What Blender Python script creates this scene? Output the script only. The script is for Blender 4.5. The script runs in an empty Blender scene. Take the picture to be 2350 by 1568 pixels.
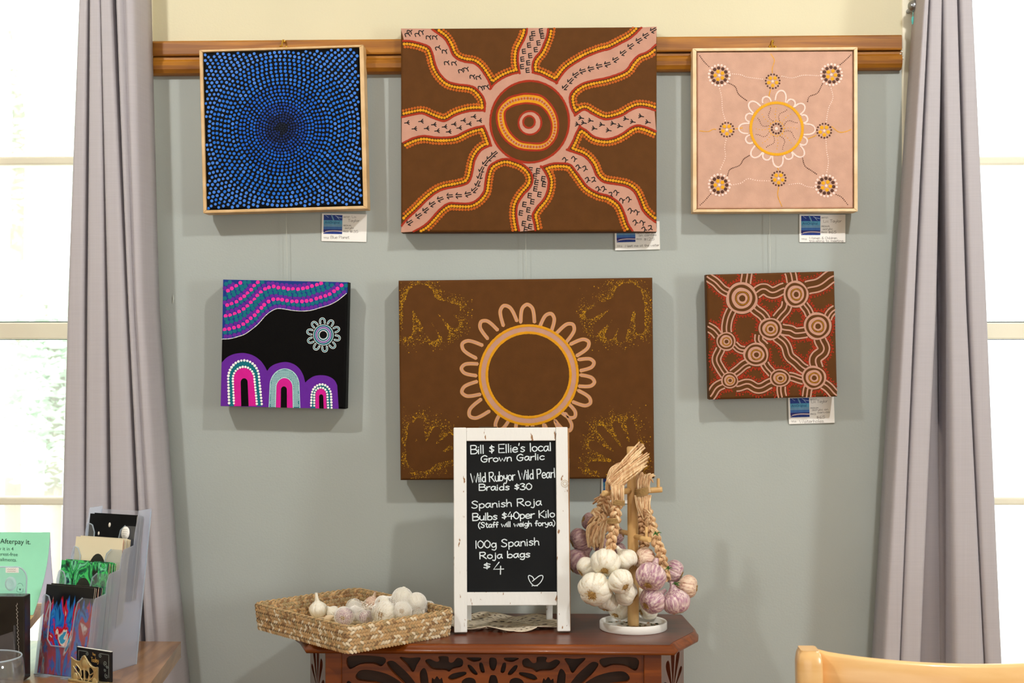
import bpy, bmesh, math, random
import numpy as np
from mathutils import Vector, Matrix, noise
from mathutils.geometry import tessellate_polygon

random.seed(7)
S = bpy.context.scene
COL = S.collection

# ------------------------------------------------------------------ camera
W, H = 2350, 1568
LENS = 50.0
F = LENS / 36.0 * W
EYE = Vector((0.0, -2.84, 1.35))
YAW = math.radians(1.86)
ROLL = -0.0015
CAM_R = (Matrix.Rotation(YAW, 3, 'Z') @ Matrix.Rotation(math.radians(90), 3, 'X') @ Matrix.Rotation(ROLL, 3, 'Z'))
cd = bpy.data.cameras.new('camera')
cd.lens = LENS
cd.sensor_width = 36.0
cd.clip_start = 0.05
cd.dof.use_dof = True
cd.dof.focus_distance = 2.68
cd.dof.aperture_fstop = 8.0
cam = bpy.data.objects.new('camera', cd)
COL.objects.link(cam)
cam.matrix_world = Matrix.Translation(EYE) @ CAM_R.to_4x4()
S.camera = cam

# ------------------------------------------------------------------ world, lights, exposure
S.view_settings.view_transform = 'Standard'
S.view_settings.look = 'None'
S.view_settings.gamma = 1.0
S.view_settings.use_curve_mapping = False
S.view_settings.exposure = 0.0
S.cycles.use_denoising = True
S.cycles.max_bounces = 10
S.cycles.transparent_max_bounces = 16
S.cycles.caustics_reflective = False
S.cycles.caustics_refractive = False
S.cycles.sample_clamp_indirect = 6.0

wd = bpy.data.worlds.new('overcast_sky')
S.world = wd
wd.use_nodes = True
bg = wd.node_tree.nodes['Background']
bg.inputs[0].default_value = (0.93, 0.97, 1.0, 1)
bg.inputs[1].default_value = 3.8


def area(name, loc, target, size, power, color=(1, 1, 1), size_y=None, shape='DISK'):
    l = bpy.data.lights.new(name, 'AREA')
    l.shape = shape
    l.size = size
    if size_y:
        l.size_y = size_y
    l.energy = power
    l.color = color
    o = bpy.data.objects.new(name, l)
    COL.objects.link(o)
    o.location = loc
    d = Vector(target) - Vector(loc)
    o.rotation_euler = d.to_track_quat('-Z', 'Y').to_euler()
    return o


area('assumed_ceiling_light', (-1.25, -1.55, 2.68), (-0.5, 0, 0.9), 0.085, 18, (1.0, 0.985, 0.96))  # assumed pair of overhead sources, set from the wall shadows; no lamp is built
area('assumed_ceiling_light', (0.75, -1.55, 2.68), (0.3, 0, 0.9), 0.085, 18, (1.0, 0.985, 0.96))  # second assumed overhead source, likewise without a lamp model
area('assumed_side_light', (2.75, -2.2, 1.45), (-0.5, 0, 1.4), 0.36, 32, (0.94, 0.98, 1.0), 0.7, 'RECTANGLE')  # assumed low source on the right, fitted to the shadows; no window is there
area('rear_fill_light', (-0.3, -5.6, 1.3), (0, 0, 1.0), 3.6, 42, (1.0, 0.98, 0.95), 1.7, 'RECTANGLE')  # soft fill added behind the camera; no window is built there
sun = bpy.data.lights.new('sun', 'SUN')
sun.energy = 9.0
sun.angle = math.radians(1)
sun_o = bpy.data.objects.new('sun', sun)
COL.objects.link(sun_o)
sun_o.rotation_euler = (math.radians(48), 0, math.radians(-12))   # from behind the house: lights the garden only


# ------------------------------------------------------------------ pixel helpers (photo frame 2350 x 1568)
def ray(x, y):
    return CAM_R @ Vector(((x - W / 2) / F, -(y - H / 2) / F, -1.0))


def onY(x, y, Y):
    d = ray(x, y)
    return EYE + d * ((Y - EYE.y) / d.y)


def onZ(x, y, Z):
    d = ray(x, y)
    return EYE + d * ((Z - EYE.z) / d.z)


def onX(x, y, X):
    d = ray(x, y)
    return EYE + d * ((X - EYE.x) / d.x)


# ------------------------------------------------------------------ materials
def lin(c):
    out = []
    for v in c[:3]:
        v = v / 255.0
        out.append(v / 12.92 if v <= 0.04045 else ((v + 0.055) / 1.055) ** 2.4)
    return tuple(out) + (1.0,)


MATS = {}


def base(name, col, rough=0.6, spec=0.4, metal=0.0, **kw):
    m = bpy.data.materials.new(name)
    m.use_nodes = True
    b = m.node_tree.nodes['Principled BSDF']
    b.inputs['Base Color'].default_value = lin(col)
    b.inputs['Roughness'].default_value = rough
    b.inputs['Specular IOR Level'].default_value = spec
    b.inputs['Metallic'].default_value = metal
    for k, v in kw.items():
        b.inputs[k.replace('_', ' ')].default_value = v
    return m, m.node_tree.nodes, m.node_tree.links, b


def paint(name, col, rough=0.6, var=0.06, scale=60.0, bump=0.0, bscale=300.0, coat=0.0, spec=0.25, metal=0.0):
    """plain colour with a faint procedural mottling and optional bump"""
    if name in MATS:
        return MATS[name]
    m, N, L, b = base(name, col, rough, spec, metal)
    tc = N.new('ShaderNodeTexCoord')
    nz = N.new('ShaderNodeTexNoise')
    nz.inputs['Scale'].default_value = scale
    nz.inputs['Detail'].default_value = 3
    L.new(tc.outputs['Object'], nz.inputs['Vector'])
    rp = N.new('ShaderNodeValToRGB')
    c = lin(col)
    rp.color_ramp.elements[0].position = 0.3
    rp.color_ramp.elements[1].position = 0.7
    rp.color_ramp.elements[0].color = tuple(v * (1 - var) for v in c[:3]) + (1,)
    rp.color_ramp.elements[1].color = tuple(min(1, v * (1 + var)) for v in c[:3]) + (1,)
    L.new(nz.outputs[0], rp.inputs[0])
    L.new(rp.outputs[0], b.inputs['Base Color'])
    if bump:
        n2 = N.new('ShaderNodeTexNoise')
        n2.inputs['Scale'].default_value = bscale
        n2.inputs['Detail'].default_value = 2
        L.new(tc.outputs['Object'], n2.inputs['Vector'])
        bp = N.new('ShaderNodeBump')
        bp.inputs['Strength'].default_value = bump
        bp.inputs['Distance'].default_value = 0.002
        L.new(n2.outputs[0], bp.inputs['Height'])
        L.new(bp.outputs[0], b.inputs['Normal'])
    if coat:
        b.inputs['Coat Weight'].default_value = coat
        b.inputs['Coat Roughness'].default_value = 0.15
    MATS[name] = m
    return m


def wood(name, c1, c2, stretch=(2, 30, 30), rough=0.4, coat=0.0, scale=1.0, bump=0.05):
    if name in MATS:
        return MATS[name]
    m, N, L, b = base(name, c1, rough)
    tc = N.new('ShaderNodeTexCoord')
    mp = N.new('ShaderNodeMapping')
    mp.inputs['Scale'].default_value = stretch
    L.new(tc.outputs['Object'], mp.inputs[0])
    nz = N.new('ShaderNodeTexNoise')
    nz.inputs['Scale'].default_value = scale
    nz.inputs['Detail'].default_value = 5
    nz.inputs['Distortion'].default_value = 0.6
    L.new(mp.outputs[0], nz.inputs['Vector'])
    rp = N.new('ShaderNodeValToRGB')
    rp.color_ramp.elements[0].position = 0.35
    rp.color_ramp.elements[1].position = 0.65
    rp.color_ramp.elements[0].color = lin(c2)
    rp.color_ramp.elements[1].color = lin(c1)
    L.new(nz.outputs[0], rp.inputs[0])
    L.new(rp.outputs[0], b.inputs['Base Color'])
    bp = N.new('ShaderNodeBump')
    bp.inputs['Strength'].default_value = bump
    bp.inputs['Distance'].default_value = 0.002
    L.new(nz.outputs[0], bp.inputs['Height'])
    L.new(bp.outputs[0], b.inputs['Normal'])
    if coat:
        b.inputs['Coat Weight'].default_value = coat
        b.inputs['Coat Roughness'].default_value = 0.12
    MATS[name] = m
    return m


def clear(name, tint=(250, 252, 255), gloss=0.12, frost=0.0, frost_col=(235, 240, 250), rough=0.05):
    """thin clear sheet: transparent with a fresnel gloss and an optional milky share"""
    if name in MATS:
        return MATS[name]
    m = bpy.data.materials.new(name)
    m.use_nodes = True
    N, L = m.node_tree.nodes, m.node_tree.links
    N.clear()
    out = N.new('ShaderNodeOutputMaterial')
    tr = N.new('ShaderNodeBsdfTransparent')
    tr.inputs[0].default_value = lin(tint)
    gl = N.new('ShaderNodeBsdfGlossy')
    gl.inputs['Roughness'].default_value = rough
    lw = N.new('ShaderNodeLayerWeight')
    lw.inputs[0].default_value = 0.5
    pw = N.new('ShaderNodeMath')
    pw.operation = 'POWER'
    pw.inputs[1].default_value = 4.0
    L.new(lw.outputs['Facing'], pw.inputs[0])
    ad = N.new('ShaderNodeMath')
    ad.operation = 'MULTIPLY_ADD'
    ad.inputs[1].default_value = 0.45
    ad.inputs[2].default_value = 0.02 + gloss * 0.1
    L.new(pw.outputs[0], ad.inputs[0])
    mx = N.new('ShaderNodeMixShader')
    L.new(ad.outputs[0], mx.inputs[0])
    L.new(tr.outputs[0], mx.inputs[1])
    L.new(gl.outputs[0], mx.inputs[2])
    last = mx
    if frost:
        df = N.new('ShaderNodeBsdfDiffuse')
        df.inputs[0].default_value = lin(frost_col)
        tl = N.new('ShaderNodeBsdfTranslucent')
        tl.inputs[0].default_value = lin(frost_col)
        m1 = N.new('ShaderNodeMixShader')
        L.new(df.outputs[0], m1.inputs[1])
        L.new(tl.outputs[0], m1.inputs[2])
        m2 = N.new('ShaderNodeMixShader')
        m2.inputs[0].default_value = frost
        L.new(mx.outputs[0], m2.inputs[1])
        L.new(m1.outputs[0], m2.inputs[2])
        last = m2
    L.new(last.outputs[0], out.inputs[0])
    MATS[name] = m
    return m


def paper(name, rgb, tl_mix):
    m, N, L, bs = base(name, rgb, 0.7, 0.2)
    tl = N.new('ShaderNodeBsdfTranslucent')
    tl.inputs[0].default_value = lin(rgb)
    mx = N.new('ShaderNodeMixShader')
    mx.inputs[0].default_value = tl_mix
    L.new(bs.outputs[0], mx.inputs[1])
    L.new(tl.outputs[0], mx.inputs[2])
    L.new(mx.outputs[0], N['Material Output'].inputs[0])
    return m


# ------------------------------------------------------------------ mesh helpers
def cr(pts, n=6, closed=False):
    """Catmull-Rom through points"""
    P = [Vector(p) for p in pts]
    k = len(P)
    if k < 3 and not closed:
        return P
    out = []
    segs = k if closed else k - 1
    for i in range(segs):
        if closed:
            p0, p1, p2, p3 = P[(i - 1) % k], P[i], P[(i + 1) % k], P[(i + 2) % k]
        else:
            p0 = P[i - 1] if i > 0 else P[i] * 2 - P[i + 1]
            p1, p2 = P[i], P[i + 1]
            p3 = P[i + 2] if i + 2 < k else P[i + 1] * 2 - P[i]
        for j in range(n):
            t = j / n
            out.append(0.5 * ((2 * p1) + (p2 - p0) * t + (2 * p0 - 5 * p1 + 4 * p2 - p3) * t * t + (3 * p1 - p0 - 3 * p2 + p3) * t ** 3))
    if not closed:
        out.append(P[-1].copy())
    return out


def resample(pts, step):
    P = [Vector(p) for p in pts]
    out = [P[0].copy()]
    acc = 0.0
    for a, b in zip(P, P[1:]):
        l = (b - a).length
        if l < 1e-9:
            continue
        t = step - acc
        while t <= l:
            out.append(a.lerp(b, t / l))
            t += step
        acc = l - (t - step)
    return out


class MB:
    def __init__(self):
        self.v, self.f, self.m, self.s = [], [], [], []

    def add(self, vs, fs, mat=0, smooth=False):
        o = len(self.v)
        self.v.extend([tuple(p) for p in vs])
        for f in fs:
            self.f.append(tuple(o + i for i in f))
            self.m.append(mat)
            self.s.append(smooth)

    def box(self, c, size, mat=0, R=None):
        sx, sy, sz = size[0] / 2, size[1] / 2, size[2] / 2
        vs = [Vector((x, y, z)) for x in (-sx, sx) for y in (-sy, sy) for z in (-sz, sz)]
        if R is not None:
            vs = [R @ p for p in vs]
        c = Vector(c)
        vs = [p + c for p in vs]
        self.add(vs, [(0, 1, 3, 2), (4, 6, 7, 5), (0, 4, 5, 1), (2, 3, 7, 6), (0, 2, 6, 4), (1, 5, 7, 3)], mat)

    def bb(self, a, b, mat=0):
        a, b = Vector(a), Vector(b)
        self.box((a + b) / 2, (abs(b.x - a.x), abs(b.y - a.y), abs(b.z - a.z)), mat)

    def tube(self, pts, r, n=10, mat=0, smooth=True, caps=True, closed=False, flat=1.0, up=None):
        P = [Vector(p) for p in pts]
        k = len(P)
        R = r if isinstance(r, (list, tuple)) else [r] * k
        rings = []
        prev = None
        for i in range(k):
            if closed:
                t = (P[(i + 1) % k] - P[i - 1])
            else:
                t = P[min(i + 1, k - 1)] - P[max(i - 1, 0)]
            if t.length < 1e-9:
                t = Vector((0, 0, 1))
            t.normalize()
            if prev is None:
                u = Vector(up) if up else (Vector((0, 0, 1)) if abs(t.z) < 0.9 else Vector((1, 0, 0)))
            else:
                u = prev
            a = u - t * u.dot(t)
            if a.length < 1e-6:
                a = t.orthogonal()
            a.normalize()
            prev = a
            b = t.cross(a)
            rings.append([P[i] + (a * math.cos(2 * math.pi * j / n) * flat + b * math.sin(2 * math.pi * j / n)) * R[i] for j in range(n)])
        vs = [p for rg in rings for p in rg]
        fs = []
        for i in range(k if closed else k - 1):
            i2 = (i + 1) % k
            for j in range(n):
                j2 = (j + 1) % n
                fs.append((i * n + j, i * n + j2, i2 * n + j2, i2 * n + j))
        self.add(vs, fs, mat, smooth)
        if caps and not closed:
            self.add(rings[0], [tuple(range(n))[::-1]], mat)
            self.add(rings[-1], [tuple(range(n))], mat)

    def lathe(self, prof, n=32, mat=0, c=(0, 0, 0), R=None, smooth=True, rf=None):
        c = Vector(c)
        vs, fs = [], []
        k = len(prof)
        for i, (r, z) in enumerate(prof):
            for j in range(n):
                th = 2 * math.pi * j / n
                rr = r * (rf(th, i / (k - 1)) if rf else 1)
                p = Vector((rr * math.cos(th), rr * math.sin(th), z))
                vs.append((R @ p if R is not None else p) + c)
        for i in range(k - 1):
            for j in range(n):
                j2 = (j + 1) % n
                fs.append((i * n + j, i * n + j2, (i + 1) * n + j2, (i + 1) * n + j))
        self.add(vs, fs, mat, smooth)

    def sphere(self, c, r, mat=0, n=16, sc=(1, 1, 1)):
        prof = [(r * math.sin(math.pi * i / n), -r * math.cos(math.pi * i / n)) for i in range(n + 1)]
        self.lathe(prof, n, mat, c, Matrix.Diagonal(sc))

    def prism(self, poly, thick, mp, mat=0, smooth=False, bottom=True, topmat=None):
        """poly: 2D outline; mp(x,y,h)->3D; extruded h from 0 to thick"""
        k = len(poly)
        a = [mp(p[0], p[1], 0) for p in poly]
        b = [mp(p[0], p[1], thick) for p in poly]
        tris = tessellate_polygon([[Vector((p[0], p[1], 0)) for p in poly]])
        self.add(b, tris, mat if topmat is None else topmat)
        if bottom:
            self.add(a, tris, mat)
        if thick:
            self.add(a + b, [(i, (i + 1) % k, k + (i + 1) % k, k + i) for i in range(k)], mat, smooth)

    def grid(self, rows, mat=0, smooth=True, closed=False):
        n = len(rows[0])
        vs = [p for r in rows for p in r]
        fs = []
        for i in range(len(rows) - 1):
            for j in range(n if closed else n - 1):
                j2 = (j + 1) % n
                fs.append((i * n + j, i * n + j2, (i + 1) * n + j2, (i + 1) * n + j))
        self.add(vs, fs, mat, smooth)

    def obj(self, name, mats, parent=None, origin=None, local=False):
        me = bpy.data.meshes.new(name)
        off = Vector((0, 0, 0))
        if parent is not None and not local:
            p = parent
            while p is not None:
                off += Vector(p.location)
                p = p.parent
        elif parent is None and not local:
            if origin is None:
                A = np.array(self.v)
                lo, hi = A.min(0), A.max(0)
                origin = ((lo[0] + hi[0]) / 2, (lo[1] + hi[1]) / 2, lo[2])
            off = Vector(origin)
        me.from_pydata([(x - off.x, y - off.y, z - off.z) for x, y, z in self.v], [], self.f)
        me.polygons.foreach_set('material_index', self.m)
        me.polygons.foreach_set('use_smooth', self.s)
        if not isinstance(mats, (list, tuple)):
            mats = [mats]
        for m in mats:
            me.materials.append(m)
        me.update()
        bm = bmesh.new()
        bm.from_mesh(me)
        bmesh.ops.recalc_face_normals(bm, faces=bm.faces)
        bm.to_mesh(me)
        bm.free()
        o = bpy.data.objects.new(name, me)
        COL.objects.link(o)
        if parent is not None:
            o.parent = parent
        elif not local:
            o.location = off
        return o


def bevel(o, w, seg=2, ang=35):
    b = o.modifiers.new('bevel', 'BEVEL')
    b.width = w
    b.segments = seg
    b.limit_method = 'ANGLE'
    b.angle_limit = math.radians(ang)
    return o


def tag(o, label, cat, group=None):
    o['label'] = label
    o['category'] = cat
    if group:
        o['group'] = group
    return o


def struct(o):
    o['kind'] = 'structure'
    return o


def thing(name, label, cat, loc, group=None, rot=None):
    o = bpy.data.objects.new(name, None)
    o.empty_display_size = 0.05
    COL.objects.link(o)
    o.location = loc
    if rot:
        o.rotation_euler = rot
    return tag(o, label, cat, group)


def dup(o, loc=None, rot=None, label=None):
    """copy a thing with its parts and sub-parts"""
    c = o.copy()
    COL.objects.link(c)
    for ch in list(o.children):
        d = ch.copy()
        COL.objects.link(d)
        d.parent = c
        for g in list(ch.children):
            e = g.copy()
            COL.objects.link(e)
            e.parent = d
    if loc is not None:
        c.location = loc
    if rot is not None:
        c.rotation_euler = rot
    if label:
        c['label'] = label
    return c


_text_cache = {}


def text_geo(s, size=1.0, bold=0.0):
    cu = bpy.data.curves.new('lettering', 'FONT')
    cu.body = s
    cu.size = size
    cu.offset = bold
    cu.resolution_u = 3
    o = bpy.data.objects.new('lettering', cu)
    COL.objects.link(o)
    dg = bpy.context.evaluated_depsgraph_get()
    dg.update()
    me = o.evaluated_get(dg).to_mesh()
    vs = [v.co.copy() for v in me.vertices]
    fs = [tuple(p.vertices) for p in me.polygons]
    o.evaluated_get(dg).to_mesh_clear()
    bpy.data.objects.remove(o)
    bpy.data.curves.remove(cu)
    return vs, fs


def homog(src, dst):
    A, B = [], []
    for (x, y), (u, v) in zip(src, dst):
        A.append([x, y, 1, 0, 0, 0, -u * x, -u * y]); B.append(u)
        A.append([0, 0, 0, x, y, 1, -v * x, -v * y]); B.append(v)
    h = np.linalg.solve(np.array(A, float), np.array(B, float))
    Hm = np.append(h, 1).reshape(3, 3)

    def f(x, y):
        r = Hm @ np.array([x, y, 1.0])
        return float(r[0] / r[2]), float(r[1] / r[2])
    return f


# single-stroke handwriting: glyph -> (advance, strokes); '~' marks a curved stroke
GL = {
'B': (.62, "0,0 0,1|~0,1 .35,1 .5,.8 .35,.55 0,.52|~0,.52 .4,.5 .58,.28 .4,.02 0,0"),
'i': (.2, ".06,0 .06,.55|.05,.76 .07,.8"), 'l': (.2, ".06,0 .06,1"),
'$': (.52, "~.45,.72 .25,.8 .08,.66 .25,.5 .42,.36 .25,.18 .05,.26|.25,.95 .25,.02"),
'E': (.58, ".5,1 0,1 0,0 .5,0|0,.52 .42,.52"),
'e': (.5, "~.05,.3 .42,.34 .38,.55 .2,.6 .04,.4 .06,.12 .25,0 .45,.1"),
"'": (.2, ".1,1.05 .06,.8"), 's': (.45, "~.38,.52 .2,.6 .06,.46 .22,.32 .36,.16 .2,0 .03,.08"),
'o': (.52, "~.25,.6 .06,.48 .04,.2 .22,0 .42,.16 .42,.45 .25,.6"),
'c': (.48, "~.42,.5 .25,.6 .06,.42 .06,.15 .24,0 .42,.1"),
'a': (.54, "~.42,.52 .22,.6 .04,.36 .1,.05 .26,.04 .42,.4|~.42,.58 .41,.2 .48,0"),
'G': (.68, "~.55,.85 .35,1 .08,.75 .04,.3 .25,0 .5,.1 .55,.42|.3,.45 .6,.45"),
'r': (.4, ".05,.58 .05,0|~.05,.3 .15,.52 .35,.58"), 'w': (.68, ".02,.58 .15,0 .3,.45 .44,0 .6,.58"),
'n': (.52, ".05,.58 .05,0|~.05,.35 .2,.58 .38,.5 .4,.2 .42,0"), 'W': (.92, "0,1 .2,0 .42,.75 .6,0 .85,1"),
'd': (.54, "~.42,.45 .22,.58 .04,.3 .15,.02 .34,.08 .42,.3|.43,1 .43,0"),
'R': (.66, ".02,0 .02,1|~.02,1 .4,1 .5,.78 .35,.55 .05,.5|.2,.5 .58,0"),
'u': (.52, "~.05,.58 .05,.2 .18,0 .36,.1 .42,.35|.42,.58 .43,0"),
'b': (.54, ".04,1 .04,0|~.04,.35 .22,.56 .44,.4 .4,.1 .2,0 .04,.12"),
'y': (.5, "~.04,.58 .08,.3 .2,.2 .38,.32|~.42,.58 .38,.1 .25,-.3 .05,-.28"),
'P': (.58, ".02,0 .02,1|~.02,1 .38,1 .48,.76 .35,.52 .03,.48"),
'S': (.6, "~.5,.85 .28,1 .06,.8 .22,.55 .46,.35 .4,.06 .18,0 .02,.12"),
'p': (.52, ".05,.58 .05,-.35|~.05,.4 .22,.6 .42,.45 .4,.12 .2,0 .05,.1"),
'h': (.52, ".05,1 .05,0|~.05,.3 .2,.56 .38,.48 .4,.2 .42,0"),
'j': (.32, "~.2,.58 .2,-.1 .1,-.32 -.05,-.25|.2,.78 .21,.82"),
'4': (.58, ".3,1 .02,.4 .52,.4|.38,.65 .36,-.05"),
'0': (.58, "~.27,1 .06,.75 .04,.3 .24,0 .46,.2 .5,.65 .27,1"),
'3': (.54, "~.05,.9 .25,1 .42,.82 .2,.55|~.2,.55 .46,.38 .4,.08 .2,0 .02,.1"),
'K': (.62, ".03,1 .03,0|.5,1 .05,.5 .52,0"), '(': (.32, "~.25,1.05 .05,.6 .08,.1 .25,-.25"),
')': (.32, "~.05,1.05 .25,.6 .22,.1 .05,-.25"), 't': (.42, "~.18,.9 .18,.2 .28,0 .38,.06|.02,.6 .36,.62"),
'f': (.4, "~.35,.92 .22,1 .15,.8 .15,0|.0,.5 .32,.52"),
'g': (.52, "~.4,.5 .2,.6 .04,.35 .15,.05 .35,.15 .42,.4|~.42,.58 .42,-.1 .28,-.35 .06,-.25"),
'1': (.24, ".1,1 .08,0"), 'z': (.46, ".04,.56 .4,.56 .04,.02 .42,.02"), 'T': (.6, "0,1 .56,1|.28,1 .28,0"),
'm': (.74, ".05,.58 .05,0|~.05,.35 .18,.58 .32,.45 .33,0|~.33,.35 .46,.58 .6,.45 .62,0"),
'v': (.48, ".03,.58 .2,0 .4,.58"), 'k': (.5, ".05,1 .05,0|.38,.56 .06,.25 .4,0"), 'L': (.52, ".02,1 .02,0 .45,0"),
'M': (.82, "0,0 .08,1 .36,.25 .66,1 .74,0"), '2': (.54, "~.04,.8 .24,1 .44,.8 .3,.4 .04,.02|.04,.02 .48,.02"),
'5': (.52, ".45,1 .1,1 .07,.58|~.07,.58 .3,.65 .46,.38 .32,.04 .03,.06"),
'6': (.52, "~.36,1 .12,.7 .04,.3 .22,0 .42,.2 .34,.45 .08,.32"),
'&': (.62, "~.56,0 .2,.6 .16,.86 .32,.98 .42,.8 .1,.4 .06,.14 .24,0 .55,.4"),
'C': (.6, "~.52,.85 .32,1 .08,.75 .05,.3 .26,0 .52,.15"), '.': (.2, ".06,0 .08,.02"), ' ': (.36, ""),
}


def strokes(s):
    x = 0.0
    out = []
    for ch in s:
        adv, st = GL[ch]
        for part in [p for p in st.split('|') if p]:
            curved = part.startswith('~')
            pts = [tuple(float(q) for q in t.split(',')) for t in part.lstrip('~').split()]
            P = [Vector((a + x, b, 0)) for a, b in pts]
            out.append(cr(P, 5) if curved else P)
        x += adv
    return out, max(x - 0.1, 0.1)


def ribbon(mb, pts, w, mp, mat=0, z=0.0, caps=True, capz=0.00003):
    """flat stroke of width w (drawing units) with rounded ends, mapped by mp(x,y,z)"""
    P = [Vector((p[0], p[1], 0)) for p in pts]
    Q = [P[0]]
    for p in P[1:]:
        if (p - Q[-1]).length > 1e-6:
            Q.append(p)
    if len(Q) < 2:
        return
    L_, R_ = [], []
    for i in range(len(Q)):
        t = Q[min(i + 1, len(Q) - 1)] - Q[max(i - 1, 0)]
        if t.length < 1e-9:
            t = Vector((1, 0, 0))
        t.normalize()
        n = Vector((-t.y, t.x, 0)) * (w[i] if isinstance(w, list) else w) * 0.5
        L_.append(Q[i] + n)
        R_.append(Q[i] - n)
    k = len(Q)
    mb.add([mp(p.x, p.y, z) for p in L_ + R_], [(i, i + 1, k + i + 1, k + i) for i in range(k - 1)], mat)
    if caps:
        for p in (Q[0], Q[-1]):
            ww = (w[0] if isinstance(w, list) else w) * 0.5
            vs = [mp(p.x + ww * math.cos(a * math.pi / 4), p.y + ww * math.sin(a * math.pi / 4), z + capz) for a in range(8)]
            mb.add(vs, [tuple(range(8))], mat)


def handwrite(mb, s, x0, y0, x1, y1, cap, wd_, mp, mat=0, z=0.0, ydown=True, jit=0.012):
    """write s from (x0,y0) to (x1,y1) baseline ends, capital height cap; drawing units"""
    st, tot = strokes(s)
    rnd = random.Random(hash(s) % 1000 if False else len(s) * 13 + int(x0))
    sx = math.hypot(x1 - x0, y1 - y0) / tot
    ux, uy = (x1 - x0) / (tot * sx), (y1 - y0) / (tot * sx)
    sg = -1 if ydown else 1
    vx, vy = -uy * sg, ux * sg
    for k_, pl in enumerate(st):
        jx, jy = rnd.uniform(-jit, jit), rnd.uniform(-jit, jit) * 2
        pts = []
        for p in pl:
            a, b = p.x * sx + jx * cap, (p.y + jy) * cap
            pts.append((x0 + ux * a + vx * b, y0 + uy * a + vy * b))
        ribbon(mb, pts, wd_, mp, mat, z + 0.00002 * (k_ % 5))

# ================================================================== THE ROOM
sage = paint('sage_wall_paint', (171, 177, 172), 0.6, 0.025, 5, 0.12, 260, spec=0.2)
cream = paint('cream_wall_paint', (212, 204, 172), 0.55, 0.02, 5, 0.10, 260)
trimw = paint('cream_trim_gloss', (240, 234, 212), 0.35, 0.02, 8)
ceilm = paint('ceiling_white', (244, 240, 230), 0.8, 0.01, 4)
floorm = wood('floor_boards', (150, 105, 65), (110, 72, 42), (2, 14, 14), 0.4, 0.2)
rail_wood = wood('rail_timber', (172, 112, 28), (132, 78, 12), (5, 60, 90), 0.42, 0.05, 1.0)
glassm = clear('window_glass', (250, 253, 252), 0.1, 0.12, (245, 248, 248))  # milky share added as a glare veil over the bright view

PXL = onY(351, 300, 0).x
PXR = onY(2069.5, 300, 0).x
RT = onY(1175, 87, -0.02).z          # picture rail top
RB = onY(1175, 165, -0.02).z         # picture rail bottom
FL_Z, CE_Z = 0.0, 2.75
WX0, WX1 = -2.7, 2.9
WIN_B, WIN_T = 0.42, 2.34
WL0, WL1 = -1.95, PXL - 0.012
WR0, WR1 = PXR + 0.012, 1.95

b = MB()
b.bb((WL1, 0, FL_Z), (WR0, 0.14, RB + 0.03), 0)
b.bb((WL1, 0, RB + 0.03), (WR0, 0.14, CE_Z), 1)
b.bb((WL0, 0, WIN_T), (WL1, 0.14, CE_Z), 1)
b.bb((WR0, 0, WIN_T), (WR1, 0.14, CE_Z), 1)
b.bb((WL0, 0, FL_Z), (WL1, 0.14, WIN_B), 0)
b.bb((WR0, 0, FL_Z), (WR1, 0.14, WIN_B), 0)
b.bb((WX0, 0, FL_Z), (WL0, 0.14, CE_Z), 1)
b.bb((WR1, 0, FL_Z), (WX1, 0.14, CE_Z), 1)
wall_back = struct(b.obj('wall_back', [sage, cream]))
for nm, a, c, m in (('floor', (WX0, -6.0, -0.1), (WX1, 0.14, 0), floorm), ('ceiling', (WX0, -6.0, CE_Z), (WX1, 0.14, CE_Z + 0.1), ceilm),
                    ('wall_left', (WX0 - 0.1, -6.0, 0), (WX0, 0.14, CE_Z), cream), ('wall_right', (WX1, -6.0, 0), (WX1 + 0.1, 0.14, CE_Z), cream),
                    ('wall_front', (WX0, -6.1, 0), (WX1, -6.0, CE_Z), cream)):
    b = MB()
    b.bb(a, c)
    struct(b.obj(nm, m))
b = MB()
b.bb((PXL, -0.015, 0), (PXR, 0, 0.12))
struct(bevel(b.obj('baseboard_back', trimw), 0.004))

# picture rail: flat upper board, groove, rounded lower moulding
rx0, rx1 = onY(347, 130, -0.02).x, onY(2070, 130, -0.02).x
h = RT - RB
prof = [(0, 0), (-0.012, 0.0), (-0.018, 0.003), (-0.024, 0.010), (-0.025, 0.018), (-0.021, 0.026), (-0.017, 0.030), (-0.017, 0.034),
        (-0.007, 0.0345), (-0.007, 0.0375), (-0.019, 0.038), (-0.020, 0.041), (-0.020, h - 0.003), (-0.017, h), (0, h)]
b = MB()
pl = [(y, RB + z) for y, z in prof]
b.prism(pl, rx1 - rx0, lambda y, z, t: Vector((rx0 + t, y, z)))
struct(b.obj('trim_1', rail_wood))
# cracked white filler at the rail ends
putty = paint('white_filler', (232, 226, 212), 0.8)
for i, (xx, nm) in enumerate(((rx0, 'trim_4'), (rx1, 'trim_5'))):
    b = MB()
    for k in range(7):
        b.sphere((xx + random.uniform(-0.003, 0.003), -0.016 + random.uniform(-0.003, 0.003), RB + 0.012 + k * 0.0045), random.uniform(0.0015, 0.0032), 0, 6)
    struct(b.obj(nm, putty))
# plaster chip and faint scar on the sage wall
b = MB()
p = onY(397, 686, 0)
b.tube([p + Vector((0, -0.0008, 0.008)), p + Vector((0.001, -0.0012, 0)), p + Vector((-0.0005, -0.0008, -0.009))], [0.0004, 0.0015, 0.0005], 10)
struct(b.obj('trim_6', paint('plaster_scar', (192, 197, 188), 0.7)))

# architraves either side of the sage wall
for nm, a, c in (('trim_2', WL1 - 0.075, PXL), ('trim_3', PXR, WR0 + 0.075)):
    b = MB()
    b.bb((a, -0.022 if nm == 'trim_2' else -0.004, 0.0), (c, 0.02, WIN_T + 0.08))
    struct(bevel(b.obj(nm, trimw), 0.003))


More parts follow.
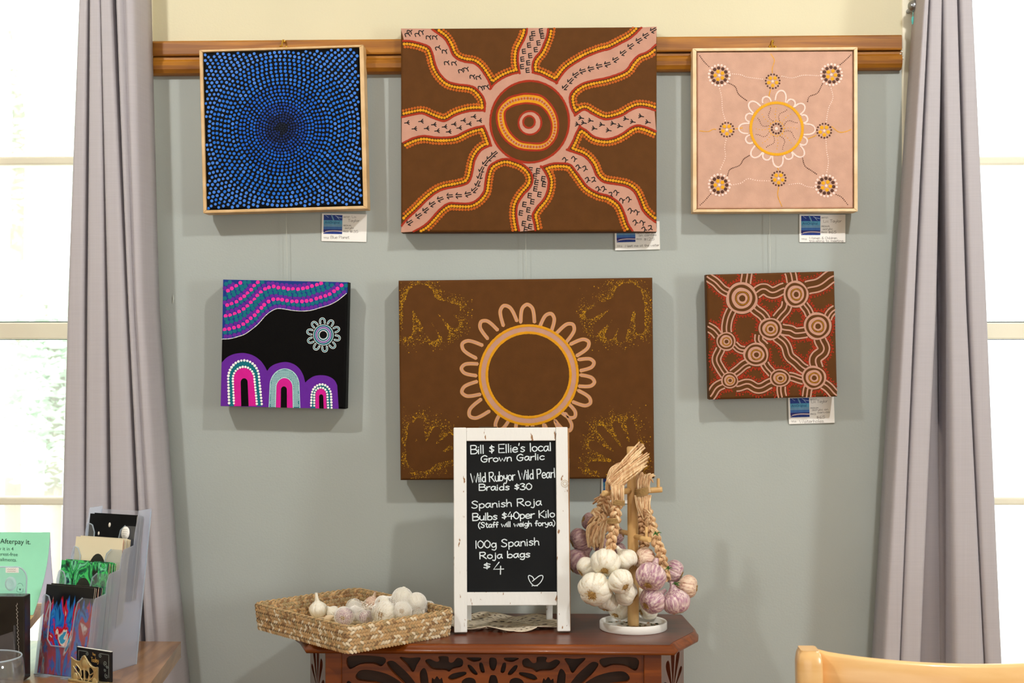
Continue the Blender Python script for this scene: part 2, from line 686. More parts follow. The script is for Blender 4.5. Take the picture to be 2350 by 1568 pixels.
# windows
def window(nm, x0, x1, px):
    w = bpy.data.objects.new(nm, None)
    COL.objects.link(w)
    w.location = ((x0 + x1) / 2, 0.07, WIN_B)
    struct(w)
    zb = [onY(px, y, 0.05).z for y in (358, 378, 738, 780, 1142, 1161)]
    b = MB()
    b.bb((x0, 0.04, WIN_B), (x1, 0.11, WIN_B + 0.05))
    b.bb((x0, 0.04, WIN_T - 0.05), (x1, 0.11, WIN_T))
    b.bb((x0, 0.04, WIN_B + 0.05), (x0 + 0.05, 0.11, WIN_T - 0.05))
    b.bb((x1 - 0.05, 0.04, WIN_B + 0.05), (x1, 0.11, WIN_T - 0.05))
    struct(bevel(b.obj('window_frame', trimw, w), 0.003))
    for (za, zc, y0, y1) in ((zb[1], zb[0], 0.055, 0.085), (zb[5], zb[4], 0.055, 0.085)):
        b = MB()
        b.bb((x0 + 0.05, y0, za), (x1 - 0.05, y1, zc))
        struct(bevel(b.obj('glazing_bar', trimw, w), 0.004))
    b = MB()
    b.bb((x0 + 0.05, 0.05, zb[3] + 0.0016), (x1 - 0.05, 0.095, zb[2] - 0.0022))
    struct(bevel(b.obj('meeting_rail', trimw, w), 0.003))
    b = MB()
    shadow_dark = paint('shadow_line_dark', (70, 72, 66), 0.6)  # dark strips stand in for the shadow lines along the meeting rail
    b.bb((x0 + 0.05, 0.06, zb[2] - 0.002), (x1 - 0.05, 0.09, zb[2]))
    b.bb((x0 + 0.05, 0.06, zb[3]), (x1 - 0.05, 0.09, zb[3] + 0.0015))
    struct(b.obj('shadow_line', shadow_dark, w))
    for za, zc in ((WIN_B + 0.05, zb[5]), (zb[4], zb[3]), (zb[2], zb[1]), (zb[0], WIN_T - 0.05)):
        b = MB()
        b.bb((x0 + 0.05, 0.068, za), (x1 - 0.05, 0.072, zc))
        struct(b.obj('window_pane', glassm, w))


window('window_1', WL0, WL1, 80)
window('window_2', WR0, WR1, 2300)

# ------------------------------------------------------------------ outside, washed out by daylight
b = MB()
b.bb((-8, 0.3, -0.35), (8, 14, -0.25))
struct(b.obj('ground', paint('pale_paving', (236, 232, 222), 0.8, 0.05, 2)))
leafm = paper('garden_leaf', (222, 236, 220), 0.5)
barkm = paint('garden_bark', (150, 140, 122), 0.8, 0.2, 8)


def shrub(x, y, z0, z1, rx, n, label, seed):
    rnd = random.Random(seed)
    t = thing('garden_shrub', label, 'shrub', (x, y, -0.25), 'shrubs in the garden outside')
    b = MB()
    b.tube([(x, y, -0.25), (x + 0.05, y, (z0 + z1) / 2), (x, y, z1 - 0.2)], [0.05, 0.035, 0.01], 7)
    b.obj('trunk', barkm, t)
    b = MB()
    for _ in range(n * 2):
        u = Vector((rnd.gauss(0, 1), rnd.gauss(0, 1), rnd.gauss(0, 1))).normalized() * rnd.random() ** 0.4
        c = Vector((x + u.x * rx, y + u.y * rx * 0.6, (z0 + z1) / 2 + u.z * (z1 - z0) / 2))
        R = Matrix.Rotation(rnd.uniform(0, 6.28), 3, 'Z') @ Matrix.Rotation(rnd.uniform(-1.2, 1.2), 3, 'X')
        l, w = rnd.uniform(0.025, 0.05), rnd.uniform(0.011, 0.02)
        b.add([c + R @ Vector(q) for q in ((-l, 0, 0), (0, -w, 0.012), (l, 0, 0), (0, w, 0.012))], [(0, 1, 2, 3)])
    b.obj('foliage', leafm, t)


shrub(-2.9, 4.6, 1.9, 3.2, 0.8, 1500, 'tree crown seen at the top of the left window', 1)
shrub(-2.2, 3.2, 0.7, 1.72, 0.36, 1300, 'pale shrub beside the left curtain, outside the window', 2)
shrub(3.0, 4.0, 1.85, 2.2, 0.8, 900, 'low spreading branch seen through the right window', 3)
b = MB()
b.box((-3.4, 2.6, 2.35), (1.8, 0.10, 0.20), 0, Matrix.Rotation(math.radians(34), 3, 'Y'))
tag(b.obj('veranda_rafter', paint('white_eave', (245, 245, 242), 0.6)), 'sloping white veranda rafter outside the left window', 'rafter')

# ------------------------------------------------------------------ curtains
def curtain_mat():
    m, N, L, bs = base('linen_curtain', (200, 191, 190), 0.85, 0.2)
    uv = N.new('ShaderNodeTexCoord')
    col = None
    for k, st in enumerate(((300, 300, 5), (14, 14, 330))):
        mp = N.new('ShaderNodeMapping')
        mp.inputs['Scale'].default_value = st
        L.new(uv.outputs['Object'], mp.inputs[0])
        nz = N.new('ShaderNodeTexNoise')
        nz.inputs['Scale'].default_value = 1.0
        nz.inputs['Detail'].default_value = 2
        L.new(mp.outputs[0], nz.inputs['Vector'])
        if k == 0:
            col = nz
        else:
            ad = N.new('ShaderNodeMath')
            ad.operation = 'ADD'
            L.new(col.outputs[0], ad.inputs[0])
            L.new(nz.outputs[0], ad.inputs[1])
    rp = N.new('ShaderNodeValToRGB')
    rp.color_ramp.elements[0].position = 0.35
    rp.color_ramp.elements[1].position = 0.75
    rp.color_ramp.elements[0].color = lin((181, 176, 180))
    rp.color_ramp.elements[1].color = lin((188, 183, 187))
    hf = N.new('ShaderNodeMath')
    hf.operation = 'MULTIPLY'
    hf.inputs[1].default_value = 0.5
    L.new(ad.outputs[0], hf.inputs[0])
    L.new(hf.outputs[0], rp.inputs[0])
    L.new(rp.outputs[0], bs.inputs['Base Color'])
    bp = N.new('ShaderNodeBump')
    bp.inputs['Strength'].default_value = 0.25
    bp.inputs['Distance'].default_value = 0.001
    L.new(hf.outputs[0], bp.inputs['Height'])
    L.new(bp.outputs[0], bs.inputs['Normal'])
    tl = N.new('ShaderNodeBsdfTranslucent')
    tl.inputs[0].default_value = lin((205, 196, 190))
    mx = N.new('ShaderNodeMixShader')
    mx.inputs[0].default_value = 0.06
    L.new(bs.outputs[0], mx.inputs[1])
    L.new(tl.outputs[0], mx.inputs[2])
    L.new(mx.outputs[0], N['Material Output'].inputs[0])
    return m


curt = curtain_mat()


def curtain(label, keys, kinds, Yf, top_z):
    """keys: [(pixel row, [pleat boundaries in px])]; kinds: per segment 'p' pleat, 'w' wide soft pleat, 'b' flat back panel"""
    zs, bx = [], []
    pier = 0 if keys[0][1][0] > W / 2 else len(kinds)
    for y, xs in keys:
        zs.append(onY(xs[0], y, Yf).z)
        bx.append([onY(x, y, Yf + (0.085 if k_ == pier else 0.0)).x for k_, x in enumerate(xs)])     # the pier-side edge lies back near the wall
    rows = []
    nz_ = 44
    for i in range(nz_ + 1):
        z = top_z + (0.03 - top_z) * i / nz_
        # piecewise linear in z, extrapolated
        k = 0
        while k < len(zs) - 2 and z < zs[k + 1]:
            k += 1
        t = (z - zs[k]) / (zs[k + 1] - zs[k])
        t = max(min(t, 1.6), -0.25)
        xs = [a + (c - a) * t for a, c in zip(bx[k], bx[k + 1])]
        row = []
        for s, kd in enumerate(kinds):
            a, c = xs[s], xs[s + 1]
            n = 30 if kd == 'w' else 22
            for j in range(n + (1 if s == len(kinds) - 1 else 0)):
                u = j / n
                if kd == 'b':
                    d = -0.085 + 0.012 * math.sin(u * math.pi)
                    x = a + (c - a) * u
                else:
                    e = 1 - abs(2 * u - 1) ** (6 if kd == 'p' else 7)
                    d = -0.085 + 0.085 * e
                    if kd == 'w':
                        d += -0.012 * math.exp(-((u - 0.42) / 0.1) ** 2) - 0.022 * max(0, u - 0.45)
                    # fold the fabric under at valleys so the gap is narrow and dark
                    x = a + (c - a) * (0.5 - 0.5 * math.cos(math.pi * u) if kd == 'p' else u)
                    x += 0.0015 * math.sin(z * 3 + s * 2.1)
                row.append(Vector((x, Yf - d * 1.0 - 0.0, z)))
        rows.append(row)
    # d measured toward the wall: ridge at Yf, valley nearer the wall
    b = MB()
    b.grid(rows)
    t = thing('curtain', label, 'curtain', (rows[-1][0].x, Yf, 0.03))
    o = b.obj('curtain_fabric', curt, t)
    so = o.modifiers.new('solid', 'SOLIDIFY')
    so.thickness = 0.0015
    so.offset = 0
    # hem at the outer edge
    return t


ROD_Z = 2.13
curtain('pale lilac grey linen curtain with tight folds at the left window', [
    (0, [180, 201, 229, 256.5, 344]), (700, [153, 195, 241, 287, 363]), (1300, [134, 193, 249, 313, 402]), (1568, [124, 190, 252, 325, 428])],
    'pppw', -0.125, 2.20)
curtain('pale lilac grey linen curtain with a deep centre fold at the right window', [
    (0, [2096, 2133, 2163, 2165, 2201, 2233]), (700, [2051.5, 2103, 2153, 2179, 2223.5, 2268]), (1480, [2003, 2069, 2120, 2184, 2261.5, 2303])],
    'ppbpp', -0.125, 2.20)
steel = paint('brushed_steel', (150, 152, 156), 0.3, 0.03, metal=1.0)
for (xa, xb, lab, fin) in ((-1.9, onY(330, 15, -0.1).x, 'steel curtain rod through the left curtain heading', None),
                           (onY(2110, 15, -0.1).x, 1.9, 'steel curtain rod through the right curtain heading', 1)):
    t = thing('curtain_rod', lab, 'curtain rod', (xa, -0.10, ROD_Z))
    b = MB()
    b.tube([(xa, -0.085, ROD_Z), (xb, -0.085, ROD_Z)], 0.008, 12)
    b.obj('rod', steel, t)
    b = MB()
    xm = xb - 0.25 if fin else xa + 0.25
    b.tube([(xm, 0.0, ROD_Z), (xm, -0.085, ROD_Z)], 0.006, 8)
    b.lathe([(0, 0), (0.02, 0), (0.02, 0.006), (0, 0.006)], 16, 0, (xm, 0, ROD_Z), Matrix.Rotation(math.radians(90), 3, 'X'))
    b.obj('bracket', steel, t)
p = onY(2097, 14, -0.05)
kb = thing('holdback_knob', 'grey steel ball knob on the trim beside the right curtain top', 'knob', (p.x, 0, p.z))
b = MB()
b.tube([(p.x, -0.004, p.z), (p.x, -0.05, p.z)], 0.004, 10)
b.obj('stem', steel, kb)
b = MB()
b.sphere((p.x, -0.05, p.z), 0.0115, 0, 14)
b.obj('ball', steel, kb)
KZ = p.z
b = MB()
p = onY(2095, 47, -0.05)
b.lathe([(0.0005, -0.008), (0.002, -0.0065), (0.0032, 0), (0.002, 0.0065), (0.0005, 0.008)], 16, 0, (p.x, -0.05, p.z))
b.tube([(p.x, -0.05, p.z + 0.008), (p.x, -0.05, KZ - 0.0115)], 0.0006, 5)
tag(b.obj('glass_bead', paint('teal_glass', (90, 190, 185), 0.15)), 'small teal bead hanging below the steel knob at the right curtain', 'bead')

# ================================================================== PAINTINGS
def col(name, rgb, rough=0.5):
    return paint(name, rgb, rough, 0.05, 80, 0.10, 900, spec=0.15)


def weave(name, rgb, rough=0.55):
    return paint(name, rgb, rough, 0.07, 40, 0.18, 700, spec=0.06)


def plane_from(crop, scale, corners, Y):
    """four crop-pixel corners TL TR BR BL on the plane Y -> centre, width, height, tilt"""
    P = [onY(crop[0] + x / scale, crop[1] + y / scale, Y) for x, y in corners]
    c = (P[0] + P[1] + P[2] + P[3]) / 4
    u = ((P[1] - P[0]) + (P[2] - P[3])) / 2
    v = ((P[0] - P[3]) + (P[1] - P[2])) / 2
    a1 = math.atan2(u.z, u.x)
    a2 = math.atan2(-v.x, v.z)
    return c, u.length, v.length, (a1 + a2) / 2


class Art(MB):
    def __init__(self, corners, w, h, y0=0.0, lim=None):
        super().__init__()
        self.w, self.h, self.y0 = w, h, y0
        self.Hf = homog(corners, [(-w / 2, h / 2), (w / 2, h / 2), (w / 2, -h / 2), (-w / 2, -h / 2)])
        a, b_ = self.Hf(*corners[0]), self.Hf(corners[0][0] + 100, corners[0][1])
        self.k = math.hypot(b_[0] - a[0], b_[1] - a[1]) / 100

    def mp(self, x, y, z=0.0):
        u, v = self.Hf(x, y)
        u = max(-self.w / 2, min(self.w / 2, u))
        v = max(-self.h / 2, min(self.h / 2, v))
        return Vector((u, self.y0 - 0.0002 - z * 0.00012, v))

    def inside(self, x, y, m=0.0):
        u, v = self.Hf(x, y)
        return abs(u) < self.w / 2 - m and abs(v) < self.h / 2 - m

    def dot(self, x, y, r, mat, z, n=10, dome=0.12):
        z = z + random.random() * 0.7
        if not self.inside(x, y, r * self.k * 0.7):
            return
        vs = [self.mp(x + r * math.cos(2 * math.pi * i / n), y + r * math.sin(2 * math.pi * i / n), z) for i in range(n)]
        c = self.mp(x, y, z)
        c.y -= r * self.k * dome
        self.add(vs + [c], [(i, (i + 1) % n, n) for i in range(n)], mat, True)

    def line(self, pts, w, mat, z, smooth=True):
        P = cr([(p[0], p[1], 0) for p in pts], 5) if smooth and len(pts) > 2 else [Vector((p[0], p[1], 0)) for p in pts]
        ribbon(self, P, w, self.mp, mat, z, True, 0.12)

    def poly(self, pts, mat, z):
        tr = tessellate_polygon([[Vector((p[0], p[1], 0)) for p in pts]])
        self.add([self.mp(p[0], p[1], z) for p in pts], tr, mat)

    def ring(self, cx, cy, rx, ry, mat, z, n=56, wob=0.0, seed=0):
        pts = []
        for i in range(n):
            a = 2 * math.pi * i / n
            k = 1 + wob * math.sin(3 * a + seed) + wob * 0.6 * math.sin(5 * a + seed * 2)
            pts.append((cx + rx * k * math.cos(a), cy + ry * k * math.sin(a)))
        self.poly(pts, mat, z)

    def dots(self, pts, sp, r, mat, z, smooth=True, jit=0.0, closed=False):
        P = [Vector((p[0], p[1], 0)) for p in pts]
        if smooth:
            P = cr(P, 8, closed)
        if closed:
            P = P + [P[0]]
        for p in resample(P, sp):
            self.dot(p.x + random.uniform(-jit, jit), p.y + random.uniform(-jit, jit), r * random.uniform(0.9, 1.1), mat, z)


def slab(mb, w, h, d, mat, y0=0.0, r=0.004):
    """stretched canvas with softly rounded edges"""
    rows = []
    for yy, ins in ((0.0, r), (r * 0.35, r * 0.3), (r, 0.0), (d, 0.0)):
        a, c = w / 2 - ins, h / 2 - ins
        rows.append([Vector((x, y0 + yy, z)) for x, z in ((-a, -c), (a, -c), (a, c), (-a, c))])
    mb.grid(rows, mat, False, True)
    mb.add([rows[0][0], rows[0][1], rows[0][2], rows[0][3]], [(0, 1, 2, 3)], mat)
    mb.add([rows[3][0], rows[3][1], rows[3][2], rows[3][3]], [(0, 3, 2, 1)], mat)


def off_curve(P, d):
    out = []
    for i in range(len(P)):
        t = (P[min(i + 1, len(P) - 1)] - P[max(i - 1, 0)])
        t.normalize()
        out.append(P[i] + Vector((t.y, -t.x, 0)) * d)
    return out


def mind(p, P):
    return min((p - q).length for q in P)


def hang_canvas(name, label, corners, crop, scale, Y, d, mats, draw, side=0):
    c, w, h, a = plane_from(crop, scale, corners, Y)
    art = Art(corners, w, h)
    slab(art, w, h, d, side)
    draw(art)
    o = art.obj(name, mats, None, local=True)
    o.location = c
    o.rotation_euler = (0, -a, 0)
    return tag(o, label, 'painting')


def hang_framed(name, label, fcor, ccor, crop, scale, Y, d, frame_mat, mats, draw, side=0):
    c, w, h, a = plane_from(crop, scale, fcor, Y)
    t = thing(name, label, 'painting', c, None, (0, -a, 0))
    Hf = homog(fcor, [(-w / 2, h / 2), (w / 2, h / 2), (w / 2, -h / 2), (-w / 2, -h / 2)])
    Q = [Hf(*q) for q in ccor]
    x0, x1 = (Q[0][0] + Q[3][0]) / 2, (Q[1][0] + Q[2][0]) / 2
    z0, z1 = (Q[2][1] + Q[3][1]) / 2, (Q[0][1] + Q[1][1]) / 2
    gap = 0.0012
    b = MB()
    ix0, ix1, iz0, iz1 = x0 - gap, x1 + gap, z0 - gap, z1 + gap
    O = [(-w / 2, -h / 2), (w / 2, -h / 2), (w / 2, h / 2), (-w / 2, h / 2)]
    I = [(ix0, iz0), (ix1, iz0), (ix1, iz1), (ix0, iz1)]
    for i in range(4):
        j = (i + 1) % 4
        q = [O[i], O[j], I[j], I[i]]
        vs = [Vector((x, y, z)) for y in (0, d) for x, z in q]
        b.add(vs, [(0, 1, 2, 3), (7, 6, 5, 4), (0, 4, 5, 1), (1, 5, 6, 2), (2, 6, 7, 3), (3, 7, 4, 0)])
    fo = b.obj('frame', frame_mat, t, local=True)
    bevel(fo, 0.0012, 2)
    cw, ch = x1 - x0, z1 - z0
    art = Art(ccor, cw, ch)
    slab(art, cw, ch, d - 0.008, side, 0.0, 0.003)
    draw(art)
    for i, (x, y, z) in enumerate(art.v):
        art.v[i] = (x + (x0 + x1) / 2, y + 0.004, z + (z0 + z1) / 2)
    art.obj('canvas', mats, t, local=True)
    return t


pine = wood('pale_pine_frame', (218, 184, 136), (202, 164, 112), (30, 6, 30), 0.5, 0.0, 1.0, 0.02)
pine2 = wood('limed_frame', (236, 210, 170), (220, 188, 142), (30, 6, 30), 0.55, 0.0, 1.0, 0.02)
P_brown = weave('canvas_brown', (90, 56, 26))
P_pink = weave('paint_pink', (188, 142, 122))
P_red = col('paint_red', (154, 42, 16), 0.4)
P_yel = col('paint_yellow', (212, 146, 18), 0.4)
P_org = col('paint_orange', (178, 88, 24), 0.4)
P_blk = col('paint_black', (28, 24, 22), 0.5)

# ---------------------------------------------------------------- sun with eight winding paths
C1, S1 = (900, 50), 2.903
cor1 = [(53, 40), (1762, 38), (1763, 1400), (63, 1402)]
BND = [
    [(248, 42), (300, 80), (345, 115), (375, 165), (395, 215), (430, 250), (480, 270), (540, 280), (580, 310), (610, 350), (640, 400), (657, 452), None,
     (690, 415), (740, 380), (800, 355), (856, 343), None, (848, 300), (843, 250), (850, 190), (880, 130), (900, 80), (905, 42)],
    [(1035, 42), (1028, 90), (1010, 140), (985, 195), (945, 245), (930, 290), (935, 345), None, (990, 360), (1040, 385), (1100, 415), None,
     (1125, 375), (1165, 325), (1220, 285), (1300, 240), (1390, 205), (1450, 190), (1520, 155), (1600, 110), (1670, 42)],
    [(1758, 150), (1700, 200), (1640, 225), (1595, 270), (1560, 320), (1500, 350), (1420, 375), (1340, 390), (1270, 410), (1210, 450), (1180, 500), (1185, 560),
     (1200, 600), (1222, 632), None, (1280, 595), (1330, 620), (1400, 655), (1450, 658), (1530, 635), (1590, 600), (1640, 580), (1700, 585), (1758, 605)],
    [(1758, 730), (1700, 705), (1640, 690), (1590, 705), (1540, 740), (1480, 770), (1420, 780), (1350, 765), (1300, 725), (1250, 695), None, (1225, 740), (1200, 800),
     (1165, 860), None, (1220, 880), (1280, 905), (1330, 960), (1360, 1030), (1410, 1075), (1490, 1090), (1560, 1105), (1610, 1140), (1640, 1200), (1665, 1260),
     (1710, 1310), (1758, 1345)],
    [(1612, 1398), (1580, 1350), (1555, 1280), (1520, 1210), (1450, 1160), (1380, 1140), (1310, 1100), (1270, 1050), (1230, 995), (1190, 950), (1120, 940), (1060, 945),
     (990, 968), None, (1020, 1010), (1040, 1060), (1035, 1120), (1010, 1180), (960, 1240), (935, 1290), (945, 1340), (955, 1398)],
    [(858, 1398), (845, 1340), (838, 1280), (845, 1220), (880, 1160), (925, 1110), (945, 1060), (930, 1000), (880, 950), (810, 920), (750, 910), (690, 930), (650, 960),
     (630, 1010), (620, 1070), (610, 1130), (570, 1180), (520, 1205), (450, 1205), (380, 1205), (320, 1245), (270, 1300), (220, 1350), (135, 1398)],
    [(66, 1368), (110, 1315), (170, 1260), (230, 1200), (290, 1150), (350, 1120), (430, 1105), (500, 1085), (530, 1050), (545, 990), (560, 920), (600, 860), (667, 825), None,
     (650, 770), (630, 720), (612, 690), None, (560, 700), (500, 720), (430, 755), (370, 765), (290, 765), (210, 755), (140, 770), (64, 805)],
    [(64, 640), (130, 625), (200, 615), (260, 640), (330, 665), (370, 660), (430, 625), (520, 600), (622, 597), None, (625, 540), (605, 490), (560, 440), (510, 420),
     (430, 410), (370, 390), (320, 340), (290, 280), (275, 220), (250, 165), (200, 140), (120, 120), (66, 118)]]


def track(a, kind, x, y, ang, s, mat, z):
    if kind == 'E':
        sh = [[(-.35, -.5), (-.35, .5)], [(-.35, -.5), (.4, -.5)], [(-.35, 0), (.4, 0)], [(-.35, .5), (.4, .5)]]
    elif kind == 'roo':
        sh = [[(-.6, -.25), (.6, -.12)], [(-.6, .2), (.6, .28)], [(-.6, -.25), (-.25, -.6)], [(-.6, .2), (-.3, .62)]]
    elif kind == 'bird':
        sh = [[(-.6, 0), (.6, 0)], [(0, 0), (.55, -.5)], [(0, 0), (.55, .5)]]
    else:
        sh = [[(-.55, .1), (-.3, -.4), (.05, -.2), (.2, .2), (.15, .6)], [(.2, 0), (.55, -.1)]]
    ca, sa = math.cos(ang), math.sin(ang)
    for k, p in enumerate(sh):
        a.line([(x + s * (u * ca - v * sa), y + s * (u * sa + v * ca)) for u, v in p], 6.5, mat, z + 0.1 * k)


def draw_sun(a):
    # mats: 0 brown 1 pink 2 red 3 yellow 4 orange 5 black
    full = []
    cor = {1: (1762, 38), 3: (1763, 1400), 5: (63, 1402), 7: (53, 40)}
    for i, bl in enumerate(BND):
        pieces, cur = [], []
        for p in bl:
            if p is None:
                last = cur[-1]
                pieces.append(cur)
                cur = [last]
            else:
                cur.append(p)
        pieces.append(cur)
        P = []
        for pc in pieces:
            P += cr([(p[0], p[1], 0) for p in pc], 6)
        full += [(p.x, p.y) for p in P[::2]]
        if i in cor:
            full.append(cor[i])
        for pc in pieces:
            D = resample(cr([(p[0], p[1], 0) for p in pc], 8), 3)
            for off, sp, r, mt, z in ((5, 10, 7.5, 2, 3), (26, 19, 9.5, 3, 4), (46, 20, 9.5, 4, 4)):
                for q in resample(off_curve(D, off), sp):
                    if mind(q, P) > off - 4:
                        a.dot(q.x, q.y, r * random.uniform(.9, 1.1), mt, z)
    a.poly(full, 1, 1)
    a.ring(918, 668, 262, 272, 0, 2)
    outer = [(905, 482), (1000, 500), (1075, 580), (1108, 680), (1090, 780), (1020, 850), (920, 858), (830, 840), (750, 780), (705, 690), (705, 590), (770, 515), (840, 490)]
    inner = [(905, 545), (980, 560), (1035, 610), (1065, 690), (1050, 770), (1000, 810), (920, 810), (850, 795), (790, 740), (757, 670), (755, 600), (800, 565), (850, 550)]
    mid = [((x * .52 + u * .48), (y * .52 + v * .48)) for (x, y), (u, v) in zip(outer, inner)]
    cl = lambda pts: [(p.x, p.y) for p in cr([(x, y, 0) for x, y in pts], 6, True)]
    a.poly(cl(outer), 3, 3)
    P = cl(mid)
    a.line(P + [P[0]], 17, 1, 4, False)
    a.poly(cl(inner), 0, 4.2)
    a.dots(mid, 20, 8, 4, 6, closed=True)
    a.dots(outer, 10, 7.5, 2, 5, closed=True)
    a.dots(inner, 10, 7, 2, 6, closed=True)
    a.ring(920, 676, 76, 78, 1, 5, wob=0.015)
    a.ring(914, 670, 38, 40, 0, 6)
    circ = lambda cx, cy, rx, ry: [(cx + rx * math.cos(t * math.pi / 20), cy + ry * math.sin(t * math.pi / 20)) for t in range(40)]
    a.dots(circ(918, 668, 262, 272), 10.5, 8, 2, 4, closed=True)
    a.dots(circ(920, 676, 76, 78), 10, 7, 2, 7, closed=True)
    a.dots(circ(914, 670, 39, 40), 9.5, 7, 2, 8, closed=True)
    for x, y in ((992, 62), (940, 80), (1000, 97), (928, 110), (975, 142), (912, 157), (957, 187), (878, 198), (920, 227), (868, 250), (907, 275), (866, 300), (903, 325)):
        track(a, 'E', x, y, -0.12, 28, 5, 3)
    for x, y in ((925, 988), (975, 995), (955, 1030), (1010, 1048), (965, 1072), (1015, 1085), (958, 1115), (985, 1152), (920, 1160), (938, 1200), (885, 1218), (912, 1255),
                 (862, 1275), (918, 1308), (882, 1345), (925, 1365), (895, 1385)):
        track(a, 'E', x, y, 0.15, 29, 5, 3)
    ne = [(1740, 60), (1690, 95), (1645, 128), (1590, 165), (1540, 210), (1490, 255), (1435, 285), (1380, 298), (1325, 315), (1270, 330), (1225, 355), (1190, 395), (1155, 437)]
    sw = [(685, 880), (655, 908), (625, 940), (600, 985), (588, 1028), (575, 1078), (553, 1120), (510, 1148), (448, 1158), (388, 1160), (325, 1180), (272, 1213), (228, 1253),
          (182, 1290), (122, 1335)]
    for L, rev in ((ne, 0), (sw, 1)):
        for i, (x, y) in enumerate(L):
            q, r = L[max(i - 1, 0)], L[min(i + 1, len(L) - 1)]
            track(a, 'roo', x, y, math.atan2(q[1] - r[1], q[0] - r[0]), 31, 5, 3)
    for x, y in ((98, 672), (148, 712), (192, 663), (230, 710), (278, 685), (300, 727), (350, 700), (378, 733), (412, 683), (448, 708), (475, 658), (513, 682), (543, 633), (582, 660)):
        track(a, 'bird', x, y, -0.1, 26, 5, 3)
    for x, y in ((1262, 645), (1240, 688), (1280, 678), (1325, 663), (1350, 715), (1400, 690), (1445, 728), (1475, 683), (1520, 700), (1560, 652), (1605, 672), (1660, 635), (1705, 675)):
        track(a, 'bird', x, y, math.pi + 0.2, 27, 5, 3)
    for x, y in ((98, 80), (112, 62), (165, 80), (190, 65), (240, 100), (282, 100), (303, 172), (348, 195), (363, 272), (412, 275), (458, 325), (492, 315), (535, 365), (575, 370),
                 (590, 440), (628, 435)):
        track(a, 'c', x, y, -0.6 + random.uniform(-.2, .2), 34, 5, 3)
    for x, y in ((1155, 922), (1215, 915), (1243, 972), (1287, 980), (1305, 1055), (1345, 1055), (1375, 1117), (1412, 1115), (1458, 1155), (1495, 1140), (1533, 1192), (1577, 1185),
                 (1590, 1260), (1630, 1270), (1622, 1338), (1668, 1340), (1720, 1375), (1680, 1385)):
        track(a, 'c', x, y, 0.5 + random.uniform(-.5, .5), 32, 5, 3)


hang_canvas('painting', 'largest upper brown canvas with a central sun and eight pink winding paths', cor1, C1, S1, -0.046, 0.038,
            [P_brown, P_pink, P_red, P_yel, P_org, P_blk], draw_sun)

# ---------------------------------------------------------------- blue dots
C2, S2 = (440, 80), 3.2
blues = [col('paint_blue_%s' % n, c, 0.35) for n, c in (('night', (6, 18, 40)), ('deep', (6, 34, 92)), ('royal', (8, 62, 150)), ('mid', (14, 88, 188)),
                                                        ('sky', (30, 104, 200)), ('pale', (62, 122, 212)))]


def draw_blue(a):
    cx, cy = 660, 688
    r, k = 0.0, 0
    while r < 860:
        if k == 0:
            a.dot(cx, cy, 7, 1, 2)
            r = 17
            k = 1
            continue
        sp = 17 + min(r / 400.0, 1.0) * 18
        dr = 7.2 + min(r / 380.0, 1.0) * 4.0
        n = max(5, round(2 * math.pi * r / sp))
        ph = random.random() * 6.28
        for i in range(n):
            th = ph + 2 * math.pi * i / n
            f = r + random.uniform(-16, 16)
            m = 1 if f < 42 else 2 if f < 115 else 3 if f < 190 else 4 if f < 330 else 5 if f < 520 else 6
            if m == 5 and random.random() < 0.2 or m == 6 and random.random() < 0.25:
                m = random.choice((5, 6))
            a.dot(cx + r * math.cos(th) + random.uniform(-1.5, 1.5), cy + r * math.sin(th) + random.uniform(-1.5, 1.5), dr * random.uniform(.9, 1.1), m, 2)
        r += 17 + min(r / 300.0, 1.0) * 11.5
        k += 1


hang_framed('painting', 'pine framed black canvas filled with rings of blue dots', [(45, 105), (1258, 78), (1293, 1283), (92, 1305)],
            [(76, 124), (1224, 101), (1256, 1256), (117, 1279)], C2, S2, -0.058, 0.044, pine, [weave('canvas_black', (9, 10, 13))] + blues, draw_blue)

# ---------------------------------------------------------------- pink with flowers
C3, S3 = (1570, 80), 3.2
P_gold = col('paint_gold', (226, 160, 24), 0.4)
P_choc = col('paint_chocolate', (84, 52, 40), 0.4)
P_pale = col('paint_pale_pink', (240, 206, 194), 0.4)
P_rose = weave('canvas_rose', (198, 157, 136))


